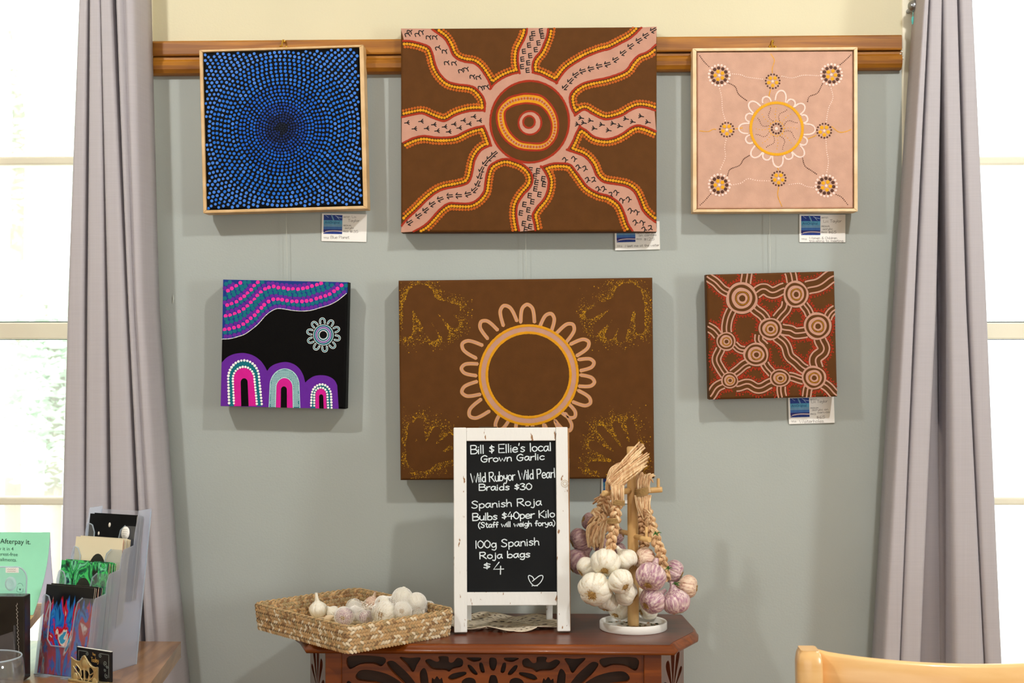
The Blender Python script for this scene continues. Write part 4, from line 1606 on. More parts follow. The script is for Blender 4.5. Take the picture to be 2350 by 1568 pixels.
half = [[(296, 314), (492, 319), (480, 370), (430, 356), (360, 360), (297, 386)],
        [(580, 318), (640, 322), (698, 320), (678, 360), (655, 402), (620, 362)],
        [(724, 338), (748, 326), (785, 342), (803, 336), (800, 313), (852, 313), (858, 342), (880, 345), (905, 320), (935, 332), (930, 368), (880, 382), (858, 398), (835, 390), (770, 386), (738, 362)],
        [(333, 424), (365, 392), (440, 395), (520, 418), (590, 462), (640, 520), (560, 520), (470, 470), (380, 455), (345, 448)],
        [(508, 352), (540, 338), (580, 366), (640, 425), (690, 500), (660, 520), (600, 462), (540, 402)],
        [(696, 400), (720, 378), (738, 420), (742, 500), (705, 505), (694, 440)],
        [(852, 434), (880, 408), (948, 398), (948, 418), (880, 446)],
        [(956, 319), (1036, 318), (1030, 336), (990, 341)],
        [(962, 362), (984, 364), (1019, 408), (1002, 416), (975, 392)],
        [(1028, 350), (1046, 350), (1059, 396), (1044, 404), (1032, 388)],
        [(930, 452), (968, 430), (1006, 446), (1002, 500), (935, 500)],
        [(762, 436), (776, 442), (790, 424), (806, 442), (818, 434), (826, 500), (765, 500)],
        [(280, 470), (300, 455), (330, 500), (310, 540), (285, 530)],
        [(400, 500), (460, 500), (540, 560), (520, 600), (420, 560)]]
cen = [[(1085, 322), (1120, 321), (1127, 350), (1112, 390), (1088, 378)], [(1086, 428), (1105, 415), (1126, 428), (1132, 490), (1082, 490)]]
holes = [smooth2(h_, 4) for h_ in half] + [smooth2([(2206 - x, y) for x, y in reversed(h_)], 4) for h_ in half] + [smooth2(h_, 4) for h_ in cen]
zz = lambda y: cp(1104, y).z
x_of = lambda x: cp(x, 400).x


def mpanel(x, y, h_):
    return Vector((x_of(x), YP + h_, zz(y)))


yb_ = 400 + (zz(400) - AP_B) / ((zz(400) - zz(500)) / 100)
yt_ = 400 - (AP_T - zz(400)) / ((zz(400) - zz(500)) / 100)
b = MB()
fret(b, [(257, yt_), (1951, yt_), (1951, yb_), (257, yb_)], holes, 0.011, mpanel)
bevel(b.obj('fretwork_panel', mah, table), 0.0018, 2, 50)
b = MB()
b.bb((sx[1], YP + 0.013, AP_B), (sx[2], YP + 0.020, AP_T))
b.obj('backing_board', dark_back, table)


# angled side fretwork with fans of slots
def fan():
    hs = []
    for k in range(5):
        t = math.radians(-62 + 31 * k)
        c0, s0 = math.sin(t), math.cos(t)
        r0, r1, w = 0.16, 0.86 + 0.08 * math.cos(t * 2), 0.085
        pts = []
        for r, ww in ((r0, 0.008), (r0 + 0.25, w * .5), (r1 - 0.15, w), (r1 - 0.03, w * .7), (r1, 0)):
            pts.append((r, ww))
        L_ = [(0.5 + r * c0 * 0.56 - ww * s0, 0.05 + r * s0 * 0.9 + ww * c0 * .6) for r, ww in pts]
        R_ = [(0.5 + r * c0 * 0.56 + ww * s0, 0.05 + r * s0 * 0.9 - ww * c0 * .6) for r, ww in reversed(pts)]
        q = L_ + R_[1:]
        q = [(min(max(x, 0.04), 0.96), min(max(y, 0.02), 0.97)) for x, y in q]
        hs.append(smooth2(q, 3))
    return hs


for sgn, xa, pxb in ((-1, sx[0], 712), (1, sx[3], 1569)):
    A = Vector((xa, YP + 0.004, 0))
    B_ = onY(pxb, 1510, -0.13)
    B_ = Vector((B_.x, B_.y, 0))
    d = B_ - A
    n = Vector((-d.y, d.x, 0)).normalized()
    if n.y > 0:
        n = -n
    z0, z1 = T - 0.118, AP_T
    ms = lambda u, v, h_: A + d * u + Vector((0, 0, z0 + (z1 - z0) * v)) - n * h_
    b = MB()
    fret(b, [(0, 0), (1, 0), (1, 1), (0, 1)], fan(), 0.009, ms)
    bevel(b.obj('side_fretwork', mah_side, table), 0.001, 1, 50)
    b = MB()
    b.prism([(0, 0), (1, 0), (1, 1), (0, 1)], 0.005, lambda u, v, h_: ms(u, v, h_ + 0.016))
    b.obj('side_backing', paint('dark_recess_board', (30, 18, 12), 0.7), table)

# ================================================================== DOILY
lace = paint('ecru_lace', (222, 208, 184), 0.85, 0.12, 120, 0.3, 1500)
b = MB()
dc = oz(1152, 1434)
NR, NT = 26, 168
vid = {}
vs, fs = [], []
for i in range(NR + 1):
    for j in range(NT):
        th = 2 * math.pi * j / NT
        sc = 1 + 0.10 * abs(math.sin(th * 7)) ** 0.7
        r = (i / NR) * sc
        z = T + 0.0014 + (0.0075 * (0.5 + 0.5 * math.sin(th * 7 + 1.2)) * (i / NR) ** 3) + 0.003 * (0.5 + 0.5 * math.sin(th * 3 + r * 7)) * (i / NR)
        vs.append((dc.x + 0.108 * r * math.cos(th), dc.y + 0.072 * r * math.sin(th), z))
for i in range(NR):
    for j in range(NT):
        hole = False
        if i in (5, 6, 7, 8) and j % 12 in (2, 3, 4, 5, 6, 7, 8, 9) and not (j % 12 in (2, 9) and i in (5, 8)):
            hole = True
        if i in (11, 12, 14, 15) and j % 8 in (1, 2, 3, 5, 6) and (i + j) % 5:
            hole = True
        if i in (17, 18) and j % 6 in (1, 2, 3):
            hole = True
        if i in (21, 22) and j % 3 == 1:
            hole = True
        if i == 24 and j % 4 == 1:
            hole = True
        if not hole:
            fs.append((i * NT + j, i * NT + (j + 1) % NT, (i + 1) * NT + (j + 1) % NT, (i + 1) * NT + j))
b.add(vs, fs, 0, True)
o = b.obj('lace_doily', lace)
tag(o, 'ecru lace doily with scalloped edge lying under the chalkboard stand', 'doily')
so = o.modifiers.new('thick', 'SOLIDIFY')
so.thickness = 0.0012
so.offset = 1

# ================================================================== CHALKBOARD EASEL
def chipped():
    m, N, L, bs = base('chipped_white_paint', (240, 236, 226), 0.55)
    tc = N.new('ShaderNodeTexCoord')
    mp = N.new('ShaderNodeMapping')
    mp.inputs['Scale'].default_value = (130, 130, 38)
    L.new(tc.outputs['Object'], mp.inputs[0])
    nz = N.new('ShaderNodeTexNoise')
    nz.inputs['Scale'].default_value = 1
    nz.inputs['Detail'].default_value = 4
    L.new(mp.outputs[0], nz.inputs['Vector'])
    rp = N.new('ShaderNodeValToRGB')
    e = rp.color_ramp.elements
    e[0].position, e[1].position = 0.665, 0.69
    e[0].color, e[1].color = lin((229, 228, 224)), lin((150, 112, 78))
    L.new(nz.outputs[0], rp.inputs[0])
    L.new(rp.outputs[0], bs.inputs['Base Color'])
    bp = N.new('ShaderNodeBump')
    bp.inputs['Strength'].default_value = 0.25
    bp.inputs['Distance'].default_value = 0.002
    L.new(nz.outputs[0], bp.inputs['Height'])
    L.new(bp.outputs[0], bs.inputs['Normal'])
    return m


chip = chipped()
rawwood = wood('bare_pine_edge', (196, 152, 98), (160, 112, 66), (40, 40, 6), 0.6)
slate = paint('blackboard', (28, 29, 30), 0.8, 0.14, 12, spec=0.1)
chalk = paint('chalk_pen_white', (216, 226, 230), 0.8, 0.08, 300)

BLp, BRp = oz(1042, 1457), oz(1309, 1454)
ux = (BRp - BLp)
WB = ux.length
ux.normalize()
TL_ = math.radians(8.0)
yaw_b = math.atan2(ux.y, ux.x)
HB = 0.375
board = thing('chalkboard_easel', 'small white framed chalkboard easel with handwritten garlic prices on the console table', 'sign', ((BLp + BRp) / 2), None, (0, 0, yaw_b))
RB_ = Matrix.Rotation(-TL_, 3, 'X')
CZ = 0.0036                                   # feet rest on the doily edge
lp = lambda u, y, v: RB_ @ Vector((u - WB / 2, y, v)) + Vector((0, 0, CZ))
S7 = 3.074
cor7 = [(52, 60), (868, 58), (893, 1488), (66, 1498)]
H7 = homog(cor7, [(0, HB), (WB, HB), (WB, 0), (0, 0)])
TH = 0.016


def plank(q, y0=0.0, th=TH, jit=0.0006, mat=0):
    """four crop corners -> bevelled plank in the leaning plane"""
    P = [H7(*p) for p in q]
    mb = MB()
    vs = [lp(u, y, v) for y in (y0, y0 + th) for u, v in P]
    mb.add(vs, [(0, 1, 2, 3), (7, 6, 5, 4), (0, 4, 5, 1), (1, 5, 6, 2), (2, 6, 7, 3), (3, 7, 4, 0)], mat)
    return mb


def child(mb, name, mats, bv=0.0):
    o_ = mb.obj(name, mats, board, local=True)
    if bv:
        bevel(o_, bv, 2)
    return o_


child(plank([(52, 60), (144, 60), (160, 1496), (66, 1498)]), 'left_stile', chip, 0.0015)
child(plank([(783, 58), (868, 58), (893, 1488), (802, 1489)]), 'right_stile', chip, 0.0015)
child(plank([(144, 62), (783, 60), (781, 153), (145, 155)], 0.0012, TH - 0.002), 'top_rail', chip, 0.0012)
child(plank([(154, 1216), (797, 1213), (798, 1307), (155, 1310)], 0.0012, TH - 0.002), 'bottom_rail', chip, 0.0012)
child(plank([(140, 148), (790, 148), (800, 1220), (150, 1220)], 0.006, 0.004), 'blackboard_panel', slate)
# bare wood edge that shows right of the right stile
child(plank([(868.5, 66), (879, 66), (896, 1484), (893.5, 1484)], 0.003, TH - 0.003), 'bare_edge', rawwood)
# knot
mb = MB()
u0, v0 = H7(850, 455)
for rr in (0.0065, 0.0035):
    mb.tube([lp(u0 + rr * math.cos(t * math.pi / 10), -0.0003, v0 + rr * math.sin(t * math.pi / 10)) for t in range(20)], 0.0006, 6, 0, True, False, True)
child(mb, 'wood_knot', paint('chipped_knot', (206, 194, 176), 0.7))
# rear support: two splayed legs and a cross bar, hinged at the top
mb = MB()
bt = lp(0, TH + 0.002, HB - 0.02)
yb2 = 0.118
for u in (0.028, WB - 0.030):
    A = lp(u, TH + 0.005, HB - 0.02)
    Bq = Vector((u - WB / 2, yb2, 0.004))
    mb = MB()
    dv = (Bq - A)
    Rm = Matrix.Rotation(math.atan2(dv.y, -dv.z), 3, 'X')
    mb.box((A + Bq) / 2, (0.012, 0.010, dv.length), 0, Rm)
    child(mb, 'rear_leg', chip, 0.001)
mb = MB()
A = lp(0.028, TH + 0.005, HB - 0.02)
c0 = A.lerp(Vector((0.028 - WB / 2, yb2, 0.004)), 0.93)
mb.box((0, A.lerp(Vector((0, yb2, 0.004)), 0.5).y, A.lerp(Vector((0, 0, 0.004)), 0.5).z), (WB - 0.070, 0.008, 0.016))
child(mb, 'rear_brace', chip, 0.001)
for q in ((300, 66), (600, 66)):
    mb = MB()
    u0, v0 = H7(*q)
    mb.box(lp(u0, TH * 0.6, HB + 0.0006), (0.034, 0.016, 0.0016), 0, RB_)
    child(mb, 'hinge', paint('old_hinge', (92, 74, 58), 0.5, metal=0.7))
# side latch right of the frame
mb = MB()
u0, v0 = H7(884, 300)
mb.tube([lp(WB + 0.001, TH + .004, v0 + 0.012), lp(WB + 0.004, TH + .006, v0 + 0.006), lp(WB + 0.0035, TH + .006, v0 - 0.03), lp(WB + 0.001, TH + .004, v0 - 0.036)], 0.0009, 6)
child(mb, 'side_latch', paint('latch_steel', (120, 118, 116), 0.4, metal=0.8))
mb = MB()


def mpb(x, y, z=0.0):
    u, v = H7(x, y)
    return lp(u, 0.0056 - z, v)


for s, x0, y0, x1, y1, cap, w_ in (("Bill $ Ellie's local", 178, 245, 750, 224, 58, 7.6), ('Grown Garlic', 250, 303, 700, 286, 45, 7.6), ('Wild Rubyor Wild Pearl', 180, 448, 780, 412, 64, 7.6),
                                   ('Braids $30', 240, 503, 612, 497, 44, 7.6), ('Spanish Roja', 185, 628, 682, 606, 50, 7.4), ('Bulbs $40per Kilo', 195, 714, 778, 690, 49, 8),
                                   ('(Staff will weigh forya)', 234, 764, 780, 748, 36, 7.0), ('100g Spanish', 212, 910, 668, 886, 52, 7.4), ('Roja bags', 246, 984, 602, 970, 46, 8),
                                   ('$', 270, 1055, 318, 1053, 46, 7.5), ('4', 343, 1088, 412, 1086, 80, 7.5)):
    handwrite(mb, s, x0, y0, x1, y1, cap, w_, mpb, 0, 0.0)
ht = [(636, 1128), (622, 1108), (600, 1099), (594, 1112), (606, 1142), (630, 1168), (655, 1168), (680, 1148), (697, 1118), (694, 1100), (672, 1102), (645, 1122), (622, 1140)]
ribbon(mb, cr([(x, y, 0) for x, y in ht], 5), 6.5, mpb)
for x in (620, 637, 655):
    ribbon(mb, [(x, 1172), (x + 5, 1171)], 6, mpb)
child(mb, 'chalk_writing', chalk)

# ================================================================== GARLIC
def papery(name, c_base, c_streak, amt, rough=0.45):
    m, N, L, bs = base(name, c_base, rough, 0.35)
    tc = N.new('ShaderNodeTexCoord')
    mp = N.new('ShaderNodeMapping')
    mp.inputs['Scale'].default_value = (7, 7, 0.9)
    L.new(tc.outputs['Object'], mp.inputs[0])
    oi = N.new('ShaderNodeObjectInfo')
    ad = N.new('ShaderNodeVectorMath')
    ad.operation = 'ADD'
    cb = N.new('ShaderNodeCombineXYZ')
    ml_ = N.new('ShaderNodeMath')
    ml_.operation = 'MULTIPLY'
    ml_.inputs[1].default_value = 37.0
    L.new(oi.outputs['Random'], ml_.inputs[0])
    L.new(ml_.outputs[0], cb.inputs[0])
    L.new(mp.outputs[0], ad.inputs[0])
    L.new(cb.outputs[0], ad.inputs[1])
    nz = N.new('ShaderNodeTexNoise')
    nz.inputs['Scale'].default_value = 1.0
    nz.inputs['Detail'].default_value = 4
    nz.inputs['Roughness'].default_value = 0.6
    L.new(ad.outputs[0], nz.inputs['Vector'])
    rp = N.new('ShaderNodeValToRGB')
    rp.color_ramp.elements[0].position = 0.56 - amt * 0.25
    rp.color_ramp.elements[1].position = 0.72 - amt * 0.12
    rp.color_ramp.elements[0].color = lin(c_base)
    rp.color_ramp.elements[1].color = lin(c_streak)
    L.new(nz.outputs[0], rp.inputs[0])
    L.new(rp.outputs[0], bs.inputs['Base Color'])
    bp = N.new('ShaderNodeBump')
    bp.inputs['Strength'].default_value = 0.12
    bp.inputs['Distance'].default_value = 0.05
    L.new(nz.outputs[0], bp.inputs['Height'])
    L.new(bp.outputs[0], bs.inputs['Normal'])
    bs.inputs['Subsurface Weight'].default_value = 0.08
    bs.inputs['Subsurface Radius'].default_value = (0.2, 0.15, 0.1)
    bs.inputs['Subsurface Scale'].default_value = 0.2
    return m


g_white = papery('garlic_white', (240, 234, 218), (222, 206, 176), 0.2)
g_purple = papery('garlic_purple', (232, 212, 204), (164, 112, 138), 0.75)
g_mauve = papery('garlic_mauve', (206, 176, 170), (146, 104, 118), 0.7)
g_peach = papery('garlic_peach', (232, 208, 184), (190, 140, 124), 0.5)
rootm = paint('dry_roots', (176, 140, 84), 0.9, 0.3, 300)
straw = wood('dry_straw', (238, 210, 168), (206, 164, 116), (260, 260, 22), 0.7, 0.0, 1.0, 0.4)
straw2 = wood('dry_husk', (224, 182, 138), (182, 136, 94), (260, 260, 22), 0.7, 0.0, 1.0, 0.4)
twine = paint('jute_twine', (168, 136, 88), 0.9, 0.2, 300)
sprigm = paint('green_sprig', (70, 110, 50), 0.7, 0.2, 60)
BULB_PROF = [(0.0, -0.60), (0.10, -0.63), (0.24, -0.70), (0.45, -0.70), (0.68, -0.60), (0.87, -0.38), (0.98, -0.1), (1.0, 0.10), (0.95, 0.30), (0.80, 0.53), (0.58, 0.72), (0.38, 0.87), (0.25, 1.02),
             (0.18, 1.2), (0.15, 1.45)]
_bm = {}


def bulb_meshes(kind, var, neck=1.0):
    key = (kind, var, neck)
    if key in _bm:
        return _bm[key]
    rnd = random.Random(var * 7 + len(kind))
    mb = MB()
    n = rnd.choice((7, 8, 9))
    off = [rnd.uniform(-0.12, 0.12) for _ in range(n)]
    amp = [rnd.uniform(0.06, 0.16) for _ in range(n)]

    def rf(th, t):
        v = 1.0
        env = math.sin(math.pi * min(1, 0.06 + t * 0.98)) ** 0.7
        for k in range(n):
            c = 2 * math.pi * k / n + off[k]
            d = (th - c + math.pi) % (2 * math.pi) - math.pi
            v -= amp[k] * math.exp(-abs(d) / (0.55 / n)) * env
            v += 0.03 * math.exp(-((d - math.pi / n) / (1.0 / n)) ** 2) * env * (k % 2)
        return v
    prof = [(r, z if z < 1.0 else 1.0 + (z - 1.0) * neck) for r, z in BULB_PROF]
    P = cr([(r, 0, z) for r, z in prof], 2)
    mb.lathe([(max(p.x, 0.0005), p.z) for p in P], 90, 0, rf=rf)
    m = {'w': g_white, 'p': g_purple, 'm': g_mauve, 'h': g_peach}[kind]
    ob = mb.obj('bulb', m, None, local=True)
    rb = MB()
    for k in range(46):
        a, r0 = rnd.uniform(0, 6.28), rnd.uniform(0.02, 0.22)
        p0 = Vector((r0 * math.cos(a), r0 * math.sin(a), -0.62))
        l = rnd.uniform(0.08, 0.22)
        q = p0 + Vector((math.cos(a) * l * 0.9 + rnd.uniform(-.08, .08), math.sin(a) * l * 0.9 + rnd.uniform(-.08, .08), -l * 0.8))
        rb.tube([p0, p0.lerp(q, .5) + Vector((0, 0, -0.05)), q], [0.022, 0.018, 0.008], 4)
    rb.lathe([(0.001, -0.62), (0.2, -0.64), (0.24, -0.70), (0.12, -0.73), (0.001, -0.73)], 14)
    orr = rb.obj('roots', rootm, None, local=True)
    res = (ob.data, orr.data)
    bpy.data.objects.remove(ob)
    bpy.data.objects.remove(orr)
    _bm[key] = res
    return res


def place_bulb(kind, var, c, r, rootdir, parent=None, neck=1.0, spin=0.0, name='bulb'):
    me, rm = bulb_meshes(kind, var, neck)
    o = bpy.data.objects.new(name, me)
    COL.objects.link(o)
    q = (-Vector(rootdir)).normalized().to_track_quat('Z', 'Y').to_matrix() @ Matrix.Rotation(spin, 3, 'Z')
    c = Vector(c)
    if parent is not None:
        o.parent = parent
        c = c - Vector(parent.location)
    o.matrix_local = Matrix.Translation(c) @ q.to_4x4() @ Matrix.Scale(r, 4)
    k = bpy.data.objects.new('roots', rm)
    COL.objects.link(k)
    k.parent = o
    return o


# ------------------------------------------------------------------ stand
cw = lambda x, y, Y: onY(1280 + x / 3.336, 1000 + y / 3.336, Y)
KR = 0.000241
YS = -0.185
pc = cw(580, 1440, YS)
zb0 = T
stand = thing('garlic_stand', 'wooden peg stand on a round white tray at the right of the console table', 'stand', (pc.x, YS, T))
peg = wood('stand_pine', (228, 190, 130), (208, 164, 104), (30, 30, 4), 0.5, 0.1, 1.0, 0.02)
b = MB()
bc = cw(578, 1450, YS)
Rb = 260 * KR
b.lathe([(0.0005, 0.0), (Rb - 0.001, 0.0), (Rb, 0.001), (Rb, 0.0135), (Rb - 0.0006, 0.0145), (Rb - 0.0055, 0.0145), (Rb - 0.006, 0.0138), (Rb - 0.006, 0.006), (0.0005, 0.006)], 64, 0, (bc.x, YS, T))
b.obj('tray', paint('white_lacquer', (244, 242, 236), 0.35, 0.01), stand)
b = MB()
rp_ = random.Random(3)
for k in range(40):
    a, r = rp_.uniform(0, 6.28), rp_.uniform(0.012, Rb - 0.012)
    b.box((bc.x + r * math.cos(a), YS + r * math.sin(a), T + 0.0066), (rp_.uniform(.003, .010), rp_.uniform(.0015, .004), 0.0008), rp_.randrange(2), Matrix.Rotation(rp_.uniform(0, 3), 3, 'Z'))
o = b.obj('husk_scraps', [straw2, paint('dark_scraps', (92, 92, 62), .8)])
tag(o, 'scraps of dry garlic husk lying in the white stand tray', 'husk scraps')
o['kind'] = 'stuff'
b = MB()
ptop = cw(566, 84, YS)
b.tube([Vector((bc.x, YS, T + 0.006)), cw(578, 900, YS), cw(572, 500, YS), ptop - Vector((0, 0, 0.002)), ptop], [0.0105, 0.0104, 0.0098, 0.0093, 0.0078], 20)
b.obj('pole', peg, stand)
PEGS = [((590, 428), (800, 413), YS, YS - 0.01, 22, (770, 328)), ((575, 420), (348, 443), YS, YS - 0.055, 23, (376, 350)), ((575, 768), (705, 800), YS, YS - 0.045, 22, (680, 700)), ((565, 752), (478, 735), YS, YS + 0.05, 20, None)]
for a0, a1, y0, y1, r, up in PEGS:
    b = MB()
    p0, p1 = cw(*a0, y0), cw(*a1, y1)
    b.tube([p0, p0.lerp(p1, .5), p1 - (p1 - p0) * 0.02, p1], [r * KR, r * KR, r * KR, r * KR * .8], 14)
    o = b.obj('peg', peg, stand)
    if up:
        t = (up[0] - a0[0]) / (a1[0] - a0[0])
        q = p0.lerp(p1, t)
        u1 = cw(up[0], up[1], q.y)
        b = MB()
        b.tube([q, Vector((q.x, q.y, u1.z - 0.001)), Vector((q.x, q.y, u1.z))], [0.0029, 0.0029, 0.0022], 10)
        b.obj('dowel', peg, o)


# ------------------------------------------------------------------ braids
def plait(mb, path, w, turns, r, mats=(0, 1, 0), seed=1):
    P = cr(path, 14)
    P = resample(P, 0.0022)
    n = len(P)
    rnd = random.Random(seed)
    for k in range(3):
        pts, rad = [], []
        for i, p in enumerate(P):
            t = P[min(i + 1, n - 1)] - P[max(i - 1, 0)]
            t.normalize()
            sd = t.cross(Vector((0, 1, 0)))
            sd.normalize()
            fw = Vector((0, -1, 0))
            ph = 2 * math.pi * (i / n * turns + k / 3)
            ww = w * (1.15 - 0.3 * i / n)
            pts.append(p + sd * ww * math.sin(ph) + fw * ww * 0.55 * math.sin(2 * ph))
            rad.append(r * (1 + 0.15 * math.sin(i * 0.9 + k) + rnd.uniform(-.08, .08)))
        for q in range(4):
            a_ = 2 * math.pi * q / 4 + k
            tw = [p + (Vector((math.cos(a_ + i * .05), 0, 0)) + Vector((0, math.sin(a_ + i * .05), 0))) * rad[i] * 0.42 for i, p in enumerate(pts)]
            mb.tube(tw, [r_ * 0.56 for r_ in rad], 6, mats[k] if q % 2 else 1 - mats[k], True, True)


_lr = random.Random(21)


def leaf(mb, pts, w, mat=0, twist=0.0):
    """dry husk: a few ragged fibrous strips side by side"""
    P0 = [Vector(p) for p in pts]
    t = (P0[-1] - P0[0]).normalized()
    sd = t.cross(Vector((0, 1, 0)))
    sd = sd.normalized() if sd.length > 1e-4 else Vector((1, 0, 0))
    for k in range(4):
        o_ = (k - 1.5) * 0.62 * w
        Q = []
        for i, p in enumerate(P0):
            f_ = i / (len(P0) - 1)
            Q.append(p + sd * (o_ * (0.7 + 0.5 * f_) + _lr.uniform(-.15, .15) * w) + Vector((0, _lr.uniform(-.35, .35) * w, 0)))
        Q[-1] = Q[-1] + t * _lr.uniform(-1.6, 1.2) * w
        C = cr(Q, 6)
        n_ = len(C)
        mb.tube(C, [w * 0.46 * (1.0 if i < n_ * .8 else 1.0 - 0.5 * (i / n_ - .8) / .2) for i in range(n_)], 6, mat if k != 2 else 1 - mat, True, True, False, 0.35, (0.3, -1, twist))


def wrap(mb, c, r, n=3, tilt=0.0, mat=0):
    for k in range(n):
        pts = []
        for j in range(14):
            a = 2 * math.pi * j / 14
            pts.append(Vector(c) + Vector((r * math.cos(a), r * 0.8 * math.sin(a), (k - n / 2) * 0.0024 + tilt * r * math.cos(a))))
        mb.tube(pts, 0.0013, 5, mat, True, False, True)


def root_v(x, z, f):
    return (x, -f, z)


# front white braid
g1 = thing('garlic_braid', 'front braid of smooth white garlic bulbs hanging on the wooden peg stand', 'garlic', (cw(420, 800, YS).x, -0.235, cw(420, 1300, YS).z), 'garlic braids on the peg stand')
b = MB()
plait(b, [cw(458, 395, -.243), cw(452, 500, -.247), cw(440, 620, -.245), cw(424, 740, -.243), cw(408, 830, -.240), cw(402, 925, -.236)], 0.0062, 3.4, 0.0054)
for k in range(5):
    leaf(b, [cw(425 + k * 16, 380 + (k % 2) * 14, -.252), cw(430 + k * 14, 440, -.257), cw(442 + k * 9, 520, -.252)], 0.0042, k % 2)
b.obj('plaited_stalks', [straw, straw2], g1)
b = MB()
for k, (a_, c_, m_) in enumerate((((412, 355), (660, 170), 0), ((430, 365), (682, 145), 0), ((450, 372), (676, 200), 0), ((400, 345), (640, 80), 0), ((470, 380), (640, 225), 1), ((420, 330), (600, 190), 1), ((440, 360), (668, 185), 1), ((425, 368), (650, 160), 0), ((455, 385), (655, 215), 0))):
    m1 = ((a_[0] + c_[0]) / 2 - 8 + 3 * k, (a_[1] + c_[1]) / 2 - 12)
    leaf(b, [cw(a_[0] + 8, a_[1] + 30, -.243), cw(*a_, -.246), cw(*m1, -.232 - .003 * (k % 3)), cw(*c_, -.215 - .004 * (k % 3))], 0.0058, m_, 0.3)
leaf(b, [cw(385, 420, -.235), cw(400, 290, -.24), cw(450, 235, -.235), cw(500, 215, -.23)], 0.0035, 1)
leaf(b, [cw(380, 440, -.235), cw(388, 330, -.242), cw(420, 250, -.24), cw(490, 222, -.232)], 0.0030, 0)
for k in range(4):
    leaf(b, [cw(632 + k * 3, 110 - k * 4, -.21), cw(634 + 5 * k, 88, -.212), cw(625 + 8 * k, 68, -.214)], 0.0025, k % 2)
b.obj('dry_leaves', [straw, straw2], g1)
b = MB()
wrap(b, cw(462, 505, -.247), 0.0115, 4, -0.12)
wrap(b, cw(426, 645, -.244), 0.0110, 4, 0.05)
b.obj('twine', twine, g1)
for v, (x, y, r, Y, rd, kd) in enumerate(((365, 975, 108, -.243, root_v(-.12, -.62, .8), 'w'), (222, 1015, 82, -.205, root_v(-.5, -.35, .25), 'w'), (528, 955, 84, -.222, root_v(.55, -.72, .35), 'w'),
                                          (285, 1178, 122, -.262, root_v(-.28, -.33, .9), 'w'), (482, 1118, 92, -.272, root_v(.48, -.5, .75), 'w'), (528, 1212, 90, -.235, root_v(.75, -.4, .2), 'w'),
                                          (378, 1275, 80, -.222, root_v(-.2, -.8, .3), 'w'))):
    place_bulb(kd, v % 4, cw(x, y, Y), r * KR * 1.08, rd, g1, 1.0, v * 1.1)

# right purple braid
g2 = thing('garlic_braid', 'right hand braid of purple streaked garlic bulbs slanting down from the peg stand', 'garlic', (cw(750, 800, YS).x, -0.215, cw(800, 1350, YS).z), 'garlic braids on the peg stand')
b = MB()
plait(b, [cw(640, 455, -.20), cw(672, 560, -.205), cw(712, 680, -.214), cw(752, 800, -.222), cw(790, 900, -.222), cw(805, 1010, -.215), cw(835, 1110, -.21)], 0.0062, 4.4, 0.0054, seed=4)
for k in range(7):
    leaf(b, [cw(600 + k * 17, 455, -.208), cw(622 + k * 11, 540, -.216), cw(652 + k * 7, 620, -.216)], 0.0036, k % 2)
b.obj('plaited_stalks', [straw, straw2], g2)
b = MB()
for k in range(8):
    x0 = 616 + k * 11
    leaf(b, [cw(x0, 430, -.204), cw(x0 + 2 - k, 370, -.208), cw(x0 + 12, 300 + (k * 37) % 50, -.208), cw(x0 + 26 + (k * 13) % 20, 275 + (k * 29) % 60, -.205)], 0.0042, k % 2)
for k in range(9):
    q = (660 + k * 16, 560 + k * 48)
    leaf(b, [cw(q[0], q[1], -.218), cw(q[0] + 18, q[1] + 12, -.226), cw(q[0] + 34, q[1] + 32 - (k % 3) * 20, -.226)], 0.0030, k % 2)
b.obj('dry_leaves', [straw2, straw], g2)
b = MB()
wrap(b, cw(642, 425, -.203), 0.0120, 6, 0.25)
b.obj('twine', twine, g2)
b = MB()
for bx, by, n in ((752, 752, 9), (900, 1140, 12), (845, 1020, 8)):
    rr = random.Random(bx)
    for k in range(n):
        p = cw(bx, by, -.232)
        q = cw(bx + rr.uniform(-30, 45), by + rr.uniform(-25, 28), -.238)
        b.tube([p, p.lerp(q, .5) + Vector((0, -.002, .002)), q], [0.0009, 0.0011, 0.0003], 5)
b.obj('green_sprig', sprigm, g2)
for v, (x, y, r, Y, rd, kd) in enumerate(((665, 945, 86, -.208, root_v(-.7, .1, .3), 'h'), (712, 1082, 110, -.252, root_v(-.3, -.65, .65), 'p'), (722, 1265, 98, -.240, root_v(-.65, -.4, .55), 'p'),
                                          (888, 1040, 86, -.178, root_v(.75, -.3, .2), 'p'), (1000, 1158, 84, -.198, root_v(.9, -.1, .2), 'h'), (906, 1278, 102, -.236, root_v(.2, -.95, .1), 'p'))):
    place_bulb(kd, v % 4 + 1, cw(x, y, Y), r * KR * 1.08, rd, g2, 1.0, v * 0.8)

